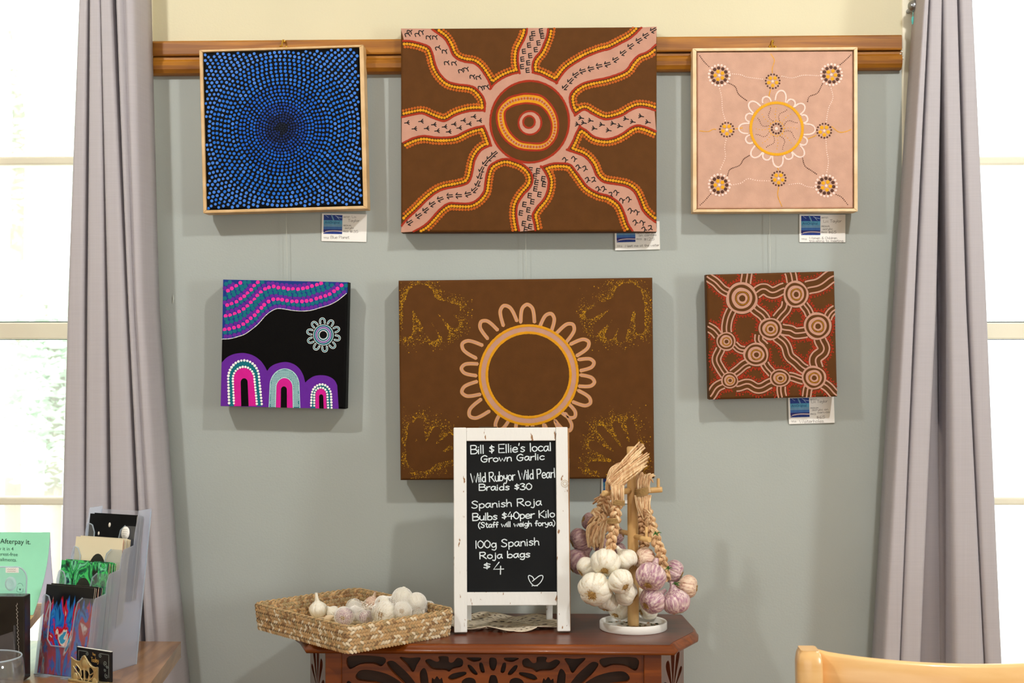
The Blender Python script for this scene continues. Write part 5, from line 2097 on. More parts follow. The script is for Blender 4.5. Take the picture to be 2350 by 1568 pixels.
# rear left mauve braid
g3 = thing('garlic_braid', 'rear braid of dusky mauve garlic behind the white braid, half hidden by the chalkboard', 'garlic', (cw(300, 800, YS).x, -0.135, cw(250, 1060, YS).z), 'garlic braids on the peg stand')
b = MB()
plait(b, [cw(372, 455, -.205), cw(352, 540, -.175), cw(330, 640, -.155), cw(318, 740, -.145), cw(312, 860, -.14)], 0.0062, 3, 0.0054, seed=9)
b.obj('plaited_stalks', [straw2, straw], g3)
b = MB()
for k, (q0, q1, q2) in enumerate((((345, 470), (318, 490), (285, 520)), ((350, 480), (360, 540), (392, 610)), ((365, 470), (385, 540), (402, 600)), ((330, 560), (290, 580), (268, 620)), ((320, 600), (270, 650), (235, 720)),
                                  ((330, 640), (300, 700), (248, 735)), ((345, 640), (390, 690), (340, 760)), ((300, 660), (245, 720), (262, 850)), ((310, 690), (270, 790), (275, 860)), ((370, 640), (340, 720), (318, 850)),
                                  ((330, 600), (360, 660), (385, 700)), ((280, 580), (330, 640), (355, 720)))):
    leaf(b, [cw(*q0, -.19), cw(*q1, -.182), cw(*q2, -.172)], 0.0052, k % 2)
b.obj('dry_leaves', [straw2, straw], g3)
for v, (x, y, r, Y, rd) in enumerate(((240, 655, 64, -.135, root_v(-.8, .3, .3)), (165, 797, 84, -.135, root_v(-.7, -.3, .2)), (152, 968, 98, -.145, root_v(-.6, -.6, .2)), (455, 760, 62, -.115, root_v(.7, .1, .3)),
                                      (470, 880, 56, -.115, root_v(.7, -.4, .3)), (350, 850, 72, -.13, root_v(.2, -.6, .6)))):
    place_bulb('m', v % 3 + 2, cw(x, y, Y), r * KR * 1.1, rd, g3, 1.0, v)

# hidden rear braid whose lowest bulbs hang either side of the pole foot
g4 = thing('garlic_braid', 'rear braid of white garlic hanging low behind the pole, near the tray', 'garlic', (cw(590, 1300, YS).x, -0.13, cw(590, 1400, YS).z), 'garlic braids on the peg stand')
b = MB()
plait(b, [cw(640, 600, -.150), cw(655, 760, -.135), cw(662, 880, -.125), cw(640, 1100, -.125), cw(600, 1260, -.13)], 0.006, 5, 0.0050, seed=6)
b.obj('plaited_stalks', [straw2, straw2], g4)
for v, (x, y, r, Y, rd) in enumerate(((468, 1328, 86, -.165, root_v(-.35, -.55, .55)), (688, 1325, 84, -.150, root_v(-.75, -.35, .35)), (590, 1230, 84, -.125, root_v(.2, -.7, .2)))):
    place_bulb('w', v + 1, cw(x, y, Y), r * KR * 1.08, rd, g4, 1.0, v)

# ================================================================== BASKET
Fb, Rb_, Lb = oz(800, 1502), oz(1036, 1459), oz(629, 1438)
eu, ev = (Rb_ - Fb), (Lb - Fb)
lu, lv_ = eu.length, ev.length
eu.normalize()
ev = (ev - eu * ev.dot(eu)).normalized()
ang_b = math.atan2(eu.y, eu.x)
print('BASKET', lu, lv_, math.degrees(ang_b), Fb, Rb_, Lb, 'BACK', Fb + eu * lu + ev * lv_, 'TABLE', XL_, XR_, YF, YM, xml, xmr)
HBK = 0.047
basket = thing('woven_basket', 'shallow rectangular woven straw basket of garlic on the left of the console table', 'basket', Fb, None, (0, 0, ang_b))
straws = [paint('seagrass_%s' % n, c, 0.7, 0.12, 200) for n, c in (('tan', (188, 154, 110)), ('honey', (198, 160, 112)), ('bleached', (228, 210, 178)), ('olive', (166, 142, 102)), ('brown', (148, 114, 78)))]
pale = paint('seagrass_pale', (228, 208, 172), 0.7, 0.1, 200)


def rrect(w, h, r, off, n=7):
    """rounded rectangle outline grown by off, starting near the origin corner"""
    out = []
    for cx, cy, a0 in ((w - r, h - r, 0), (r, h - r, 90), (r, r, 180), (w - r, r, 270)):
        for i in range(n + 1):
            a = math.radians(a0 + 90 * i / n)
            out.append((cx + (r + off) * math.cos(a), cy + (r + off) * math.sin(a)))
    return out


def at(pl, s):
    """point and tangent at arc length s on a closed outline"""
    L = len(pl)
    for i in range(L):
        a, c = Vector((*pl[i], 0)), Vector((*pl[(i + 1) % L], 0))
        l = (c - a).length
        if s <= l and l > 0:
            return a.lerp(c, s / l), (c - a).normalized()
        s -= l
    return Vector((*pl[0], 0)), Vector((1, 0, 0))


FLARE = 0.006
bot, rim = rrect(lu, lv_, 0.012, 0.0), rrect(lu, lv_, 0.014, FLARE)
b = MB()
n = len(bot)
for io, th in ((0, 0.0), (1, -0.004)):
    o1, o2 = rrect(lu, lv_, 0.012, th), rrect(lu, lv_, 0.014, FLARE + th)
    b.grid([[Vector((x, y, 0)) for x, y in o1], [Vector((x, y, HBK)) for x, y in o2]], 5, True, True)
b.prism(rrect(lu, lv_, 0.012, 0.0), 0.004, lambda x, y, h_: Vector((x, y, h_)), 5)
per = sum((Vector((*bot[i], 0)) - Vector((*bot[(i + 1) % n], 0))).length for i in range(n))
rnd = random.Random(11)
NRW = 7
step = 0.0066
for row in range(NRW):
    v = (row + 0.5) / NRW
    sl = 1 if row % 2 else -1
    outl_v = rrect(lu, lv_, 0.012, FLARE * v)
    pv = sum((Vector((*outl_v[i], 0)) - Vector((*outl_v[(i + 1) % n], 0))).length for i in range(n))
    m_ = int(pv / step)
    for k in range(m_):
        p, t = at(outl_v, (k + 0.5) * pv / m_)
        nrm = Vector((t.y, -t.x, 0))
        for inner in (0, 1):
            c = p + nrm * (0.0008 if not inner else -0.0048) + Vector((0, 0, HBK * v))
            nn = nrm if not inner else -nrm
            up = Vector((0, 0, 1))
            a = math.radians(38 * sl + rnd.uniform(-6, 6))
            d1 = t * math.cos(a) + up * math.sin(a)
            d2 = nn.cross(d1)
            lg, wd2 = 0.0050, 0.0023
            mt = rnd.choice((0, 0, 0, 1, 1, 1, 2, 2, 3, 4) if not inner else (0, 3, 4, 1, 3, 4))
            q = [c + d1 * lg * sx_ + d2 * wd2 * sy_ + nn * hz for sx_, sy_, hz in ((-1, -.8, 0), (-.3, -1, .001), (.4, -1, .001), (1, -.7, 0), (1, .8, 0), (.3, 1, .001), (-.4, 1, .001), (-1, .7, 0))]
            q.append(c + nn * 0.0022)
            b.add(q, [(i, (i + 1) % 8, 8) for i in range(8)], mt, True)
b.obj('woven_wall', straws + [pale], basket, local=True)
b = MB()
P = []
ro = rrect(lu, lv_, 0.014, FLARE - 0.002)
pr_ = sum((Vector((*ro[i], 0)) - Vector((*ro[(i + 1) % n], 0))).length for i in range(n))
ns = 420
for k in range(2):
    pts = []
    for i in range(ns):
        p, t = at(ro, i * pr_ / ns)
        nrm = Vector((t.y, -t.x, 0))
        ph = i * 2 * math.pi / 10 + math.pi * k
        pts.append(p + Vector((0, 0, HBK)) + nrm * 0.0016 * math.cos(ph) + Vector((0, 0, 0.0016 * math.sin(ph))))
    b.tube(pts, 0.0019, 6, k, True, False, True)
b.obj('rope_rim', [straws[0], straws[3]], basket, local=True)

# ------------------------------------------------------------------ garlic in the basket
gz = lambda x, y, z: onZ(600 + x / 4.7, 1300 + y / 4.7, T + z)
KB = 1 / 4.7 / F * 2.62
place = lambda kind, var, x, y, z, r, rd, lab, neck=1.0, group=None: tag(place_bulb(kind, var, gz(x, y, z), r * KB, rd, None, neck, var * 0.7, 'garlic_bulb'), lab, 'garlic', group)
place('w', 1, 612, 470, 0.026, 105, (0.1, 0.1, -1), 'loose white garlic bulb with upright neck at the left of the basket', 1.9)
place('w', 2, 772, 498, 0.022, 76, (0.5, 0.3, -0.6), 'loose white garlic bulb between the upright bulb and the net bag', 0.8)
place('h', 3, 1195, 395, 0.030, 82, (-0.3, 0.2, -1), 'tan garlic bulb with thick neck behind the net bags', 1.5)
place('w', 3, 1318, 400, 0.026, 66, (0.0, 0.3, -1), 'white garlic bulb with thin neck at the back of the basket', 2.4)
place('w', 0, 1560, 570, 0.018, 76, (0.2, -0.3, -1), 'white garlic bulb at the front of the basket under the large net', 0.6)
place('w', 2, 452, 480, 0.016, 62, (-0.5, -0.2, -0.6), 'small white garlic bulb in the left corner of the basket', 0.5)


def clove(x, y, z, r, tilt, lab, m):
    mb = MB()
    c = gz(x, y, z)
    Rm = Matrix.Rotation(tilt, 3, 'Y') @ Matrix.Rotation(0.4, 3, 'X')
    mb.lathe([(0.0003, -1 * r), (0.4 * r, -0.85 * r), (0.62 * r, -0.3 * r), (0.55 * r, 0.3 * r), (0.25 * r, 0.9 * r), (0.0003, 1.3 * r)], 14, 0, c, Rm, rf=lambda th, t: 1 - 0.25 * abs(math.sin(th)))
    tag(mb.obj('garlic_clove', m), lab, 'garlic clove')


clove(632, 500, 0.020, 45 * KB, 0.1, 'brown skinned garlic clove standing before the upright bulb', straw2)
clove(725, 560, 0.016, 62 * KB, 1.1, 'pale garlic clove lying at the front edge of the basket', paint('clove_skin', (238, 216, 182), .5))

netm = paint('white_net', (250, 244, 236), 0.6)


def net_bag(items, lab, cat_group, kinds, pad=0.0015, seed=0, knot=None):
    """bulbs inside a fine white net that follows their lumpy outline"""
    pts = []
    for i, (x, y, z, r, rd, kd) in enumerate(items):
        c = gz(x, y, z)
        R = r * KB
        pts.append((c, R))
        tag(place_bulb(kd, (i + seed) % 4, c, R, rd, None, 0.35, i * 1.3, 'garlic_bulb'), kinds[i], 'garlic')
    cen_ = sum((p for p, _ in pts), Vector()) / len(pts)
    NU, NV = 70, 44
    rows = []
    for i in range(NV + 1):
        ph = math.pi * i / NV
        row = []
        for j in range(NU):
            th = 2 * math.pi * (j + i * 0.5) / NU
            d = Vector((math.cos(ph), math.sin(ph) * math.cos(th), math.sin(ph) * math.sin(th)))
            best = 0.0
            for p, R in pts:
                o_ = p - cen_
                bq = o_.dot(d)
                disc = R * R * 1.06 - (o_.length_squared - bq * bq)
                if disc > 0:
                    best = max(best, bq + math.sqrt(disc))
                else:
                    dd = math.sqrt(max(o_.length_squared - bq * bq, 0)) - R
                    if bq > 0:
                        best = max(best, (bq - dd * 0.9))
            q = cen_ + d * (max(best, 0.012) + pad)
            q.z = max(q.z, T + 0.006)
            row.append(q)
        rows.append(row)
    mb = MB()
    mb.grid(rows, 0, True, True)
    if knot:
        base_ = gz(*knot)
        for k in range(26):
            a = random.uniform(0, 6.28)
            q = base_ + Vector((math.cos(a) * random.uniform(.004, .02), math.sin(a) * random.uniform(.002, .01) - .004, random.uniform(-.004, .014)))
            q2 = q + Vector((random.uniform(-.012, .012), random.uniform(-.004, .004), random.uniform(-.006, .008)))
            mb.add([base_, q, q2], [(0, 1, 2)])
    o_ = mb.obj('net_bag', netm)
    tag(o_, lab, 'net bag', 'net bags of garlic in the basket')
    w = o_.modifiers.new('net', 'WIREFRAME')
    w.thickness = 0.0008
    w.use_even_offset = False
    return o_


net_bag([(895, 540, 0.024, 98, (-.1, -.9, -.1), 'p'), (1000, 440, 0.032, 84, (.2, .2, -1), 'w'), (1125, 545, 0.022, 74, (.5, -.7, -.2), 'p')],
        'small ruffled net bag of purple garlic in the middle of the basket', None,
        ['purple rooted garlic bulb in the small net, nearest the viewer', 'white garlic bulb at the top of the small ruffled net', 'purple garlic bulb at the right of the small net'], 0.002, 1, (1130, 470, 0.045))
net_bag([(1330, 500, 0.036, 132, (-.35, -.9, -.1), 'w'), (1310, 400, 0.052, 78, (-.6, -.4, .3), 'w'), (1520, 345, 0.060, 108, (-.1, -.3, -.8), 'w'), (1670, 395, 0.052, 104, (.3, -.5, -.6), 'w'),
         (1795, 448, 0.038, 74, (.8, -.4, -.2), 'w'), (1520, 480, 0.040, 98, (0, -.9, .1), 'w'), (1665, 500, 0.034, 90, (.2, -.8, -.3), 'w')],
        'large net bag packed with white garlic at the right of the basket', None,
        ['big white garlic bulb with tan roots at the left of the large net', 'white garlic bulb high at the left of the large net', 'white garlic bulb at the very top of the large net',
         'white garlic bulb right of the topmost one in the large net', 'white garlic bulb at the right tip of the large net', 'white garlic bulb behind net mesh in the middle of the large net',
         'white garlic bulb low at the right of the large net'], 0.001, 2)

# ================================================================== LEFT COUNTER
TC = 0.79
oc = lambda x, y, z=TC: onZ(x, y, z)
oak = wood('rustic_oak_top', (168, 122, 74), (118, 80, 44), (40, 5, 40), 0.3, 0.45, 1.0, 0.10)
oak_leg = wood('rustic_oak_leg', (150, 104, 62), (110, 74, 42), (40, 40, 5), 0.5)
ca, cb_ = oc(416, 1473), oc(346, 1568)
dv = (cb_ - ca).normalized()
cn = ca + dv * 0.95
far = oc(-420, 1466)
counter = thing('counter_table', 'rustic oak counter table at the left holding the card displays', 'table', ((ca.x + far.x) / 2, -0.6, 0))
b = MB()
left = [Vector((far.x, far.y, TC)), Vector((far.x + dv.x * .95, far.y + dv.y * .95, TC))]
outl2 = [(ca.x, ca.y), (far.x, far.y), (left[1].x, left[1].y), (cn.x, cn.y)]
b.prism(outl2, -0.028, lambda x, y, h_: Vector((x, y, TC + h_)))
bevel(b.obj('table_top', oak, counter), 0.004, 3)
for x, y in ((ca.x - 0.07, ca.y - 0.07), (ca.x - 0.06, cn.y + 0.08), (far.x + 0.08, far.y - 0.08), (far.x + 0.08, cn.y + 0.08)):
    b = MB()
    b.bb((x - 0.03, y - 0.03, 0), (x + 0.03, y + 0.03, TC - 0.027))
    bevel(b.obj('leg', oak_leg, counter), 0.003)

# ---- wooden riser behind
ZR = 0.862
orr_ = lambda x, y: onZ(x, y, ZR)
ra, rb2 = orr_(97, 1391), orr_(58, 1437)
dv2 = (rb2 - ra).normalized()
riser = thing('wooden_riser', 'small pine riser shelf carrying the mint green sign on the counter', 'riser', (ra.x - 0.16, ra.y - 0.1, TC))
pine3 = wood('riser_pine', (232, 182, 112), (210, 154, 86), (5, 40, 40), 0.4, 0.2)
b = MB()
rl = Vector((-0.36, 0.0, 0))
ra = ra - dv2 * 0.03
q0, q1, q2, q3 = ra, ra + rl, ra + rl + dv2 * 0.27, ra + dv2 * 0.27
b.prism([(q.x, q.y) for q in (q0, q1, q2, q3)], -0.016, lambda x, y, h_: Vector((x, y, ZR + h_)))
bevel(b.obj('shelf_board', pine3, riser), 0.002)
for q in (ra.lerp(q1, 0.12), ra.lerp(q1, 0.9)):
    b = MB()
    m0, m1 = q + dv2 * 0.03, q + dv2 * 0.24
    b.prism([(m0.x - .008, m0.y), (m0.x + .008, m0.y), (m1.x + .008, m1.y), (m1.x - .008, m1.y)], ZR - 0.016 - TC, lambda x, y, h_: Vector((x, y, TC + h_)))
    b.obj('leg', pine3, riser)

# ---- mint tent card
mint = paint('mint_card', (158, 236, 202), 0.6, 0.01)
inner_card = paper('tent_card_back', (226, 220, 238), 0.45)
YT = ra.y - 0.062
pr = onY(115, 1222, YT)
HT = pr.z - ZR
sign = thing('tent_sign', 'mint green folded tent sign on the pine riser by the left window', 'sign', (pr.x - 0.12, YT, ZR))


def tent(u, v, back=0):
    """u metres left(-)/right of the right end, v 0 at ridge .. 1 at foot"""
    f_ = (0.058 * (0.25 * v + 0.75 * v ** 2.2))
    sk = -0.010 * v * v
    return Vector((pr.x + u + sk, YT + (f_ if back else -f_), ZR + 0.0006 + (HT - 0.0006) * (1 - v)))


b = MB()
vv = [i / 16 for i in range(17)]
for bk in (0, 1):
    o_ = 0.0009
    r_out = [[tent(u, v, bk) for u in (-0.24, 0)] for v in vv]
    r_in = [[tent(u, v, bk) + Vector((0, (o_ if not bk else -o_), -0.0004)) for u in (-0.24, 0)] for v in vv]
    b.grid(r_out, bk, True)
    if not bk:
        b.grid(r_in, 1, True)
    b.grid([[p[1] for p in r_out], [p[1] for p in r_in]], 1)
b.obj('folded_card', [mint, inner_card], sign)
b = MB()
kx = 2.6 / F


def tmap(px_, py_):
    """photo pixel -> point just off the sign front"""
    lo, hi = 0.0, 1.0
    for _ in range(24):
        v = (lo + hi) / 2
        q = tent(0, v)
        d = CAM_R.transposed() @ (q - EYE)
        y_ = H / 2 - d.y / -d.z * F
        if y_ < py_:
            lo = v
        else:
            hi = v
    p = onY(px_, py_, tent(0, v).y - 0.0006)
    return p


dark_ink = paint('dark_green_ink', (34, 58, 52), 0.6)
for s, xr_, yb, size, m_, bo, al in (('Afterpay it.', 70, 1247.5, 15.8, 0, 0.012, 1), ('Pay it in 4', 31, 1263, 11.2, 1, 0.0, 1), ('interest-free', 40.5, 1275.5, 11.2, 1, 0.0, 1), ('installments.', 38.5, 1288, 11.2, 1, 0.0, 1)):
    vs, fs = text_geo(s, size, bo * size / 10)
    mx_ = max(v.x for v in vs)
    b.add([tmap(xr_ - (mx_ - v.x) * 0.98, yb - v.y + (xr_ - mx_ + v.x) * 0.03) for v in vs], fs, m_)
b.obj('printed_lettering', [dark_ink, paint('soft_green_ink', (70, 120, 104), 0.6)], sign)

# ================================================================== ACRYLIC CARD RACK
acr = clear('clear_acrylic', (247, 250, 253), 0.35, 0.07, (226, 230, 248))
acr_side = clear('milky_acrylic', (244, 248, 253), 0.35, 0.32, (236, 239, 252))
acr_edge = clear('acrylic_edge', (240, 246, 250), 0.5, 0.5, (226, 238, 248))
o0 = oc(78, 1548)
PH = math.radians(22)
rack = thing('card_rack', 'four tier clear acrylic rack of art cards on the oak counter', 'rack', (o0.x, o0.y, TC), None, (0, 0, -PH))
WK, SK, LK, DK, NTI = 0.110, 0.031, 0.036, 0.130, 4
LEAN = math.radians(9)
HF = 0.128                             # pocket front height
tl_ = math.tan(LEAN)


def rackp(u, d, z):
    """u width, d depth at the foot, leaning back with height"""
    return Vector((u, d + z * tl_, z))


b = MB()
t_ = 0.0022
base_z = lambda k: 0.003 + k * LK
# side panels: stepped outline
prof_s = [(0.0, 0.0), (DK, 0.0), (DK, base_z(NTI - 1) + 0.155)]
for k in reversed(range(NTI)):
    prof_s.append((k * SK + 0.004, base_z(k) + (0.155 if k == NTI - 1 else HF)))
    prof_s.append((k * SK - 0.001 + (0.0 if k else 0.001), base_z(k) + HF - 0.014))
    if k:
        prof_s.append((k * SK - 0.001, base_z(k - 1) + HF + 0.004))
pts_ = [(d_, z_) for d_, z_ in prof_s]
for u0 in (0.0, WK - t_):
    b.prism(pts_, t_, lambda d_, z_, h_: rackp(u0 + h_, d_, z_))
b.obj('side_panels', acr_side, rack, local=True)
b = MB()
b.add([rackp(0, DK - .002, 0.0), rackp(WK, DK - .002, 0.0), rackp(WK, DK - .002, base_z(3) + .150), rackp(0, DK - .002, base_z(3) + .150)], [(0, 1, 2, 3)])
b.obj('back_panel', acr_side, rack, local=True)
for k in range(NTI):
    zb_ = base_z(k)
    a_, c_ = 0.17 * WK, 0.66 * WK
    lo_ = zb_ + 0.046
    ol = [(0, zb_ - 0.003), (WK, zb_ - 0.003), (WK, zb_ + HF - 0.004), (WK - .004, zb_ + HF), (c_ + .012, zb_ + HF), (c_ + .003, zb_ + HF - .008), (c_, zb_ + HF - .024), (c_ - .002, lo_ + 0.012), (c_ - .012, lo_),
          (a_ + .010, lo_), (a_ + .001, lo_ + .010), (a_, zb_ + HF - .014), (a_ - .006, zb_ + HF - .002), (a_ - .012, zb_ + HF), (.003, zb_ + HF), (0, zb_ + HF - .004)]
    b = MB()
    b.prism(ol, t_, lambda u, z_, h_: rackp(u, k * SK + h_, z_), 0, False, True)
    b.tube([rackp(u, k * SK + t_ / 2, z_) for u, z_ in ol[4:14]], 0.0012, 6, 1)
    # pocket floor
    b.add([rackp(t_, k * SK + t_, zb_ - .002), rackp(WK - t_, k * SK + t_, zb_ - .002), rackp(WK - t_, (k + 1) * SK, zb_ - .002), rackp(t_, (k + 1) * SK, zb_ - .002)], [(0, 1, 2, 3)])
    b.obj('pocket_front', [acr, acr_edge], rack, local=True)
b = MB()
for u in (0.0, WK):
    b.tube([rackp(u, DK - .001, 0), rackp(u, DK - .001, base_z(3) + .150)], 0.0011, 6)
b.tube([rackp(0, 0, 0.001), rackp(WK, 0, 0.001)], 0.0011, 6)
b.obj('polished_edge', acr_edge, rack, local=True)
for u in (0.012, 0.066):
    b = MB()
    b.box((u + .012, 0.004, 0.0008), (0.024, 0.03, 0.0016))
    b.obj('foot', acr_edge, rack, local=True)


def swirl(name, cols, scale, stretch, top=None, det=4.0, dist=2.2, seed=0.0):
    """poured-paint picture"""
    m, N, L, bs = base(name, (20, 20, 20), 0.25)
    tc = N.new('ShaderNodeTexCoord')
    mp = N.new('ShaderNodeMapping')
    mp.inputs['Scale'].default_value = stretch
    mp.inputs['Location'].default_value = (seed, seed * 2.3, seed * 1.7)
    L.new(tc.outputs['Generated'], mp.inputs[0])
    nz = N.new('ShaderNodeTexNoise')
    nz.inputs['Scale'].default_value = scale
    nz.inputs['Detail'].default_value = det
    nz.inputs['Distortion'].default_value = dist
    L.new(mp.outputs[0], nz.inputs['Vector'])
    rp = N.new('ShaderNodeValToRGB')
    e = rp.color_ramp.elements
    while len(e) < len(cols):
        e.new(0.5)
    for i, (p, c) in enumerate(cols):
        e[i].position = p
        e[i].color = lin(c)
    L.new(nz.outputs[0], rp.inputs[0])
    out = rp.outputs[0]
    if top:
        sp = N.new('ShaderNodeSeparateXYZ')
        L.new(tc.outputs['Generated'], sp.inputs[0])
        n2 = N.new('ShaderNodeTexNoise')
        n2.inputs['Scale'].default_value = 7
        mp2 = N.new('ShaderNodeMapping')
        mp2.inputs['Scale'].default_value = (2.2, 1, 0.15)
        L.new(tc.outputs['Generated'], mp2.inputs[0])
        L.new(mp2.outputs[0], n2.inputs['Vector'])
        ma = N.new('ShaderNodeMath')
        ma.operation = 'MULTIPLY_ADD'
        ma.inputs[1].default_value = 0.55
        L.new(n2.outputs[0], ma.inputs[0])
        L.new(sp.outputs[2], ma.inputs[2])
        r2 = N.new('ShaderNodeValToRGB')
        r2.color_ramp.elements[0].position = top[0]
        r2.color_ramp.elements[1].position = top[0] + 0.03
        r2.color_ramp.elements[0].color = (0, 0, 0, 1)
        r2.color_ramp.elements[1].color = (1, 1, 1, 1)
        mm = N.new('ShaderNodeMath')
        mm.operation = 'MULTIPLY'
        mm.inputs[1].default_value = 0.72
        L.new(ma.outputs[0], mm.inputs[0])
        L.new(mm.outputs[0], r2.inputs[0])
        mx = N.new('ShaderNodeMix')
        mx.data_type = 'RGBA'
        L.new(r2.outputs[0], mx.inputs[0])
        L.new(out, mx.inputs[6])
        mx.inputs[7].default_value = lin(top[1])
        out = mx.outputs[2]
    L.new(out, bs.inputs['Base Color'])
    return m


edge_cream = paint('card_stock_cream', (232, 220, 196), 0.7)
edge_pink = paint('card_stock_pink', (214, 150, 134), 0.7)
edge_grey = paint('card_stock_grey', (120, 124, 134), 0.7)
art1 = swirl('poured_red_blue', [(0.32, (20, 40, 110)), (0.40, (40, 130, 200)), (0.47, (24, 80, 190)), (0.51, (200, 30, 40)), (0.57, (170, 16, 34)), (0.63, (240, 226, 214)), (0.66, (60, 150, 190))], 2.1, (1.5, 1, 0.8),
             (0.76, (10, 12, 20)), seed=1.3)
art2 = swirl('poured_green', [(0.35, (10, 24, 24)), (0.44, (16, 110, 70)), (0.52, (70, 214, 110)), (0.57, (20, 60, 70)), (0.64, (120, 230, 170)), (0.7, (10, 30, 60))], 3.4, (1.3, 1, 1), None, seed=3.1)
art3 = paint('card_ivory', (232, 222, 192), 0.5, 0.03, 10)
art4 = paint('card_charcoal', (20, 21, 23), 0.6, 0.25, 30, spec=0.08)
MR = Matrix.Translation((o0.x, o0.y, TC)) @ Matrix.Rotation(-PH, 4, 'Z')
CARDS = [('red and blue poured paint art card in the front pocket of the acrylic rack', art1), ('green poured paint art card in the second pocket of the acrylic rack', art2),
         ('ivory art card with a dark arch in the third pocket of the acrylic rack', art3), ('charcoal card with a round price sticker in the top pocket of the acrylic rack', art4)]
CH = 0.148
for k, (lab, am) in enumerate(CARDS):
    for j in range(6):
        d0 = k * SK + 0.0042 + j * 0.0036
        zb_ = base_z(k) - 0.001
        wj = WK - 0.0072 - (0.001 if j % 2 else 0)
        m4 = MR @ Matrix.Translation(rackp(WK / 2 + (0.0006 * ((j * 7) % 3 - 1)), d0, zb_)) @ Matrix.Rotation(-LEAN, 4, 'X')
        b = MB()
        hh = CH - (0.0 if j == 0 else 0.0015 * (j % 3))
        b.bb((-wj / 2, 0, 0), (wj / 2, 0.0008, hh), 1)
        b.add([(-wj / 2, -0.0001, 0), (wj / 2, -0.0001, 0), (wj / 2, -0.0001, hh), (-wj / 2, -0.0001, hh)], [(0, 1, 2, 3)], 0)
        if k in (1, 2) and j == 0:
            pa = [(-.021, .060)] + [(-.019 + .0195 * (1 - math.cos(t * math.pi / 12)), .085 + 0.036 * math.sin(t * math.pi / 12)) for t in range(13)] + [(.022, .060)]
            b.add([(x, -0.0003, z) for x, z in pa], tessellate_polygon([[Vector((x, z, 0)) for x, z in pa]]), 2)
        edge = (edge_cream, edge_cream, edge_pink, edge_cream, edge_grey, edge_cream)[(j + k) % 6]
        o = b.obj('art_card', [am, edge, paint('arch_dark', (44, 46, 40), .5)], None, local=True)
        o.matrix_world = m4
        if j == 0:
            tag(o, lab, 'card', 'front art cards in the acrylic rack')
        else:
            tag(o, ('spare card stacked behind the red and blue front card', 'spare card stacked behind the green front card', 'spare card stacked behind the ivory front card',
                    'spare card stacked behind the charcoal front card')[k], 'card', 'spare cards behind the front card of pocket %s' % ('one', 'two', 'three', 'four')[k])
        if k == 3 and j == 0:
            for x, z, r in ((-.006, CH - .018, .003), (-.028, CH - .034, .0024)):
                b = MB()
                b.lathe([(0.0001, 0), (r, 0), (r, .0004), (0.0001, .0004)], 12, 0, (x, -0.0006, z), Matrix.Rotation(math.radians(90), 3, 'X') @ Matrix.Diagonal((.8, 1.4, 1)))
                q = b.obj('white_spot', paint('spot_white', (226, 220, 208), .6), o, local=True)
b = MB()
st = rackp(WK * 0.80, 3 * SK - 0.0006, base_z(3) + HF - 0.012)
b.lathe([(0.0001, 0), (0.0098, 0), (0.0098, .0004), (0.0001, .0004)], 28, 0, (0, 0, 0), Matrix.Rotation(math.radians(90), 3, 'X') @ Matrix.Diagonal((.9, 1.15, 1)))
for i in range(4):
    zq = 0.006 - i * 0.0036
    ribbon(b, [(-0.006 + 0.0016 * t + (i % 2) * .001, zq + (0.0008 if t % 2 else -0.0008)) for t in range(7 - (i == 3) * 3)], 0.0005, lambda x, y, z=0: Vector((x, -0.0007, y)), 1)
o = b.obj('round_sticker', [card_white, ink], rack, local=True)
o.location = st
o.rotation_euler = (-LEAN, 0, 0)
o['label'] = 'round white price sticker with handwriting'

# ================================================================== CLEAR STAND WITH DARK BOX (left edge)
YQ = -0.47
s0, s1 = onY(-60, 1300, YQ), onY(66, 1300, YQ)
zt, zf = s1.z, TC
rack2 = thing('leaflet_stand', 'clear acrylic leaflet stand at the left edge of the counter', 'stand', (s1.x - 0.06, YQ, TC))
b = MB()
Wd = s1.x - s0.x
ol = [(0, 0), (Wd - .004, 0)] + [(Wd - .018 + .018 * math.sin(t * math.pi / 12), zt - zf - .02 + .02 * math.cos(t * math.pi / 12)) for t in reversed(range(7))] + [(0, zt - zf)]
b.prism(ol, 0.0025, lambda u, z_, h_: Vector((s0.x + u, YQ + h_ + z_ * 0.06 - 0.02, zf + z_)))
b.obj('back_plate', acr, rack2)
b = MB()
b.tube([Vector((s0.x + u, YQ + .001 + z_ * .06 - .02, zf + z_)) for u, z_ in ol[1:]], 0.0013, 6)
b.obj('polished_edge', acr_edge, rack2)
b = MB()
fp = onY(52, 1447, YQ - 0.05)
fq = [(0, 0), (Wd + .008, 0), (Wd - .004, fp.z - zf), (Wd * .45, fp.z - zf - .016), (0, fp.z - zf - .018)]
b.prism(fq, 0.0022, lambda u, z_, h_: Vector((s0.x + u, YQ - 0.062 + h_, zf + z_)))
b.prism([(0, 0), (0.06, 0), (0.045, fp.z - zf), (0.0, fp.z - zf + .01)], 0.0022, lambda d_, z_, h_: Vector((s0.x + Wd - .003 + h_, YQ - 0.06 + d_, zf + z_)))
b.obj('front_pocket', acr, rack2)
b = MB()
kn = onY(25, 1340, YQ - 0.012)
b.lathe([(0.0095, 0), (0.0095, 0.002), (0.007, 0.004), (0.006, 0.0035), (0.0005, 0.003)], 24, 0, kn, Matrix.Rotation(math.radians(90), 3, 'X') @ Matrix.Diagonal((1, 1.25, 1)))
b.obj('round_boss', acr_edge, rack2)
b = MB()
kn = onY(28, 1309, YQ - 0.0115)
b.box(kn, (0.022, 0.0006, 0.0085))
for i in range(2):
    ribbon(b, [(-.008 + .002 * t, (.0016 - i * .0036) + (.0006 if t % 2 else -.0006)) for t in range(8)], 0.0004, lambda x, y, z=0: kn + Vector((x, -.0006, y)), 1)
o = b.obj('price_label', [card_white, ink], rack2)
b = MB()
hc = onY(46, 1350, YQ - 0.0125)
